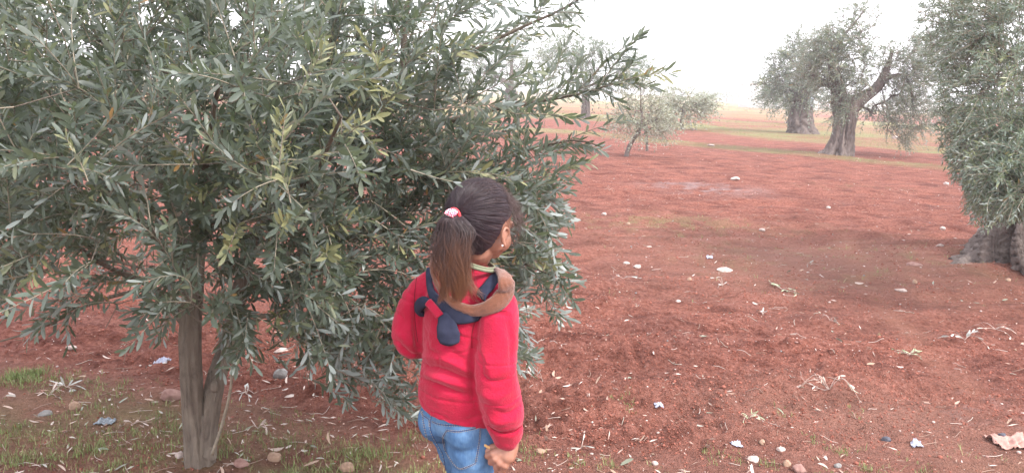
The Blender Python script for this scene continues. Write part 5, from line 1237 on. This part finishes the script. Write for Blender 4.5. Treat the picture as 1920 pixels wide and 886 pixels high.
scrap(1380, 833, 18, 6, m_paper, 'curled white paper strip above the smooth white stone', 'paper', 'paper_scrap', 5)
scrap(1718, 836, 16, 8, m_paper, 'crumpled white paper right of the dark wedge stone', 'paper', 'paper_scrap', 6)
scrap(1330, 486, 10, 4, m_paper, 'tiny bluish white paper fleck in the middle field', 'paper', 'paper_scrap', 7)

# ------------------------------------------------------------------ grass
m_gr, nt, b = new_mat('grass_blade'); r = ramp(nt, attr(nt, 'tint'), [(0, (.10, .14, .035)), (.5, (.19, .24, .07)), (.85, (.28, .31, .12)), (1, (.38, .32, .18))]); nt.links.new(r.outputs[0], b.inputs['Base Color']); b.inputs['Roughness'].default_value = .6
def tufts(x, y, h, nb, wd):
    n = len(x); X = np.repeat(x, nb) + rng.normal(0, 1, n * nb) * np.repeat(h, nb) * .45; Y_ = np.repeat(y, nb) + rng.normal(0, 1, n * nb) * np.repeat(h, nb) * .45; Z = height(X, Y_) - .003
    m = n * nb; H = np.repeat(h, nb) * rng.uniform(.4, 1.2, m); a = rng.uniform(0, 6.28, m); ln = rng.uniform(.1, .9, m) * H; w_ = np.repeat(wd, nb) * rng.uniform(.7, 1.2, m)
    d = np.stack([np.cos(a), np.sin(a), 0 * a], 1); s_ = np.stack([-np.sin(a), np.cos(a), 0 * a], 1); b0 = np.stack([X, Y_, Z], 1)
    P0 = b0 - s_ * w_[:, None]; P1 = b0 + s_ * w_[:, None]; mid = b0 + d * ln[:, None] * .35 + np.array([0, 0, 1.]) * H[:, None] * .6; P2 = mid + s_ * w_[:, None] * .75; P3 = mid - s_ * w_[:, None] * .75; P4 = b0 + d * ln[:, None] + np.array([0, 0, 1.]) * H[:, None] * .95
    V = np.stack([P0, P1, P2, P3, P4], 1).reshape(-1, 3); o_ = np.arange(m)[:, None] * 5; return V, np.array([[0, 1, 2, 3]]) + o_, np.array([[3, 2, 4]]) + o_, np.repeat(np.clip(np.repeat(rng.uniform(.1, .8, n), nb) + rng.normal(0, .15, m), 0, 1), 5)
gb = Bag()
x, y = ground_sample(34000, 2.6, 4.6); ok, px, py = in_view(x, y); g_ = grass_mask(x, y); left_ = sstep(700, 100, px) * .9 + .06
hot = blob(x, y, 45, 700, 60, 14) * 2 + .5 * left_ + .7 * blob(x, y, 700, 862, 110, 30) + .5 * blob(x, y, 60, 860, 200, 40)
near = 1 - sstep(-.25, .1, y - np.interp(x, _tb[:, 0], _tb[:, 1])); ok &= (rng.random(len(x)) < np.clip(g_ * .5 + hot * .6 * near, 0, 1) * sstep(-.45, .35, fbm2(x, y, .22, 2, 71)) * .9)
x, y = x[ok], y[ok]; V, Q, T, ti = tufts(x, y, rng.uniform(.012, .038, len(x)), 6, np.full(len(x), .0011)); gb.add(V, Q, T, tint=ti)
for px, py, h, n in ((40, 705, .05, 26), (60, 700, .05, 22), (20, 712, .05, 20), (75, 712, .04, 14), (660, 855, .04, 14), (690, 850, .045, 16), (720, 860, .04, 14), (525, 840, .05, 10), (745, 835, .04, 8), (775, 830, .04, 8), (1352, 852, .035, 9), (1176, 758, .03, 8), (1520, 826, .025, 8),
                     (1575, 846, .03, 9), (1612, 776, .022, 6), (998, 840, .04, 8), (1000, 855, .04, 8), (1090, 868, .03, 8), (1140, 872, .03, 8), (1456, 768, .02, 6), (1450, 870, .03, 8), (1545, 880, .03, 8), (1730, 876, .03, 8), (1640, 884, .03, 8), (300, 790, .05, 8), (335, 800, .05, 8), (170, 850, .04, 10), (430, 850, .05, 8)):
    p = lay(px, py); x = p[0] + rng.normal(0, .03, n); y = p[1] + rng.normal(0, .035, n); V, Q, T, ti = tufts(x, y, rng.uniform(.5, 1, n) * h, 7, np.full(n, .0011)); gb.add(V, Q, T, tint=ti * .6)
x, y = ground_sample(60000, 4.6, 60); ok, px, py = in_view(x, y); ok &= (rng.random(len(x)) < grass_mask(x, y) * .8); x, y = x[ok][:12000], y[ok][:12000]
V, Q, T, ti = tufts(x, y, rng.uniform(.012, .035, len(x)) * (1 + y * .05), 3, .0009 * (1 + y * .10)); gb.add(V, Q, T, tint=np.clip(ti * .6 + .35, 0, 1))
o = gb.build('grass', m_gr, smooth=False); tag(o, kind='stuff')

# ------------------------------------------------------------------ haze volume added to stand in mostly for lens glare and overexposure
hb_ = Bag(); box(hb_, (0, 150, 10.2), (700, 330, 24.0)); m_hz = bpy.data.materials.new('glare_haze_volume'); m_hz.use_nodes = True; nt = m_hz.node_tree; nt.nodes.clear()
oo = nt.nodes.new('ShaderNodeOutputMaterial'); pv = nt.nodes.new('ShaderNodeVolumePrincipled'); pv.inputs['Color'].default_value = (.98, .97, 1, 1); pv.inputs['Density'].default_value = .0019; pv.inputs['Anisotropy'].default_value = .2
nt.links.new(pv.outputs[0], oo.inputs['Volume']); hz_o = hb_.build('glare_haze', m_hz, smooth=False); tag(hz_o, kind='stuff')
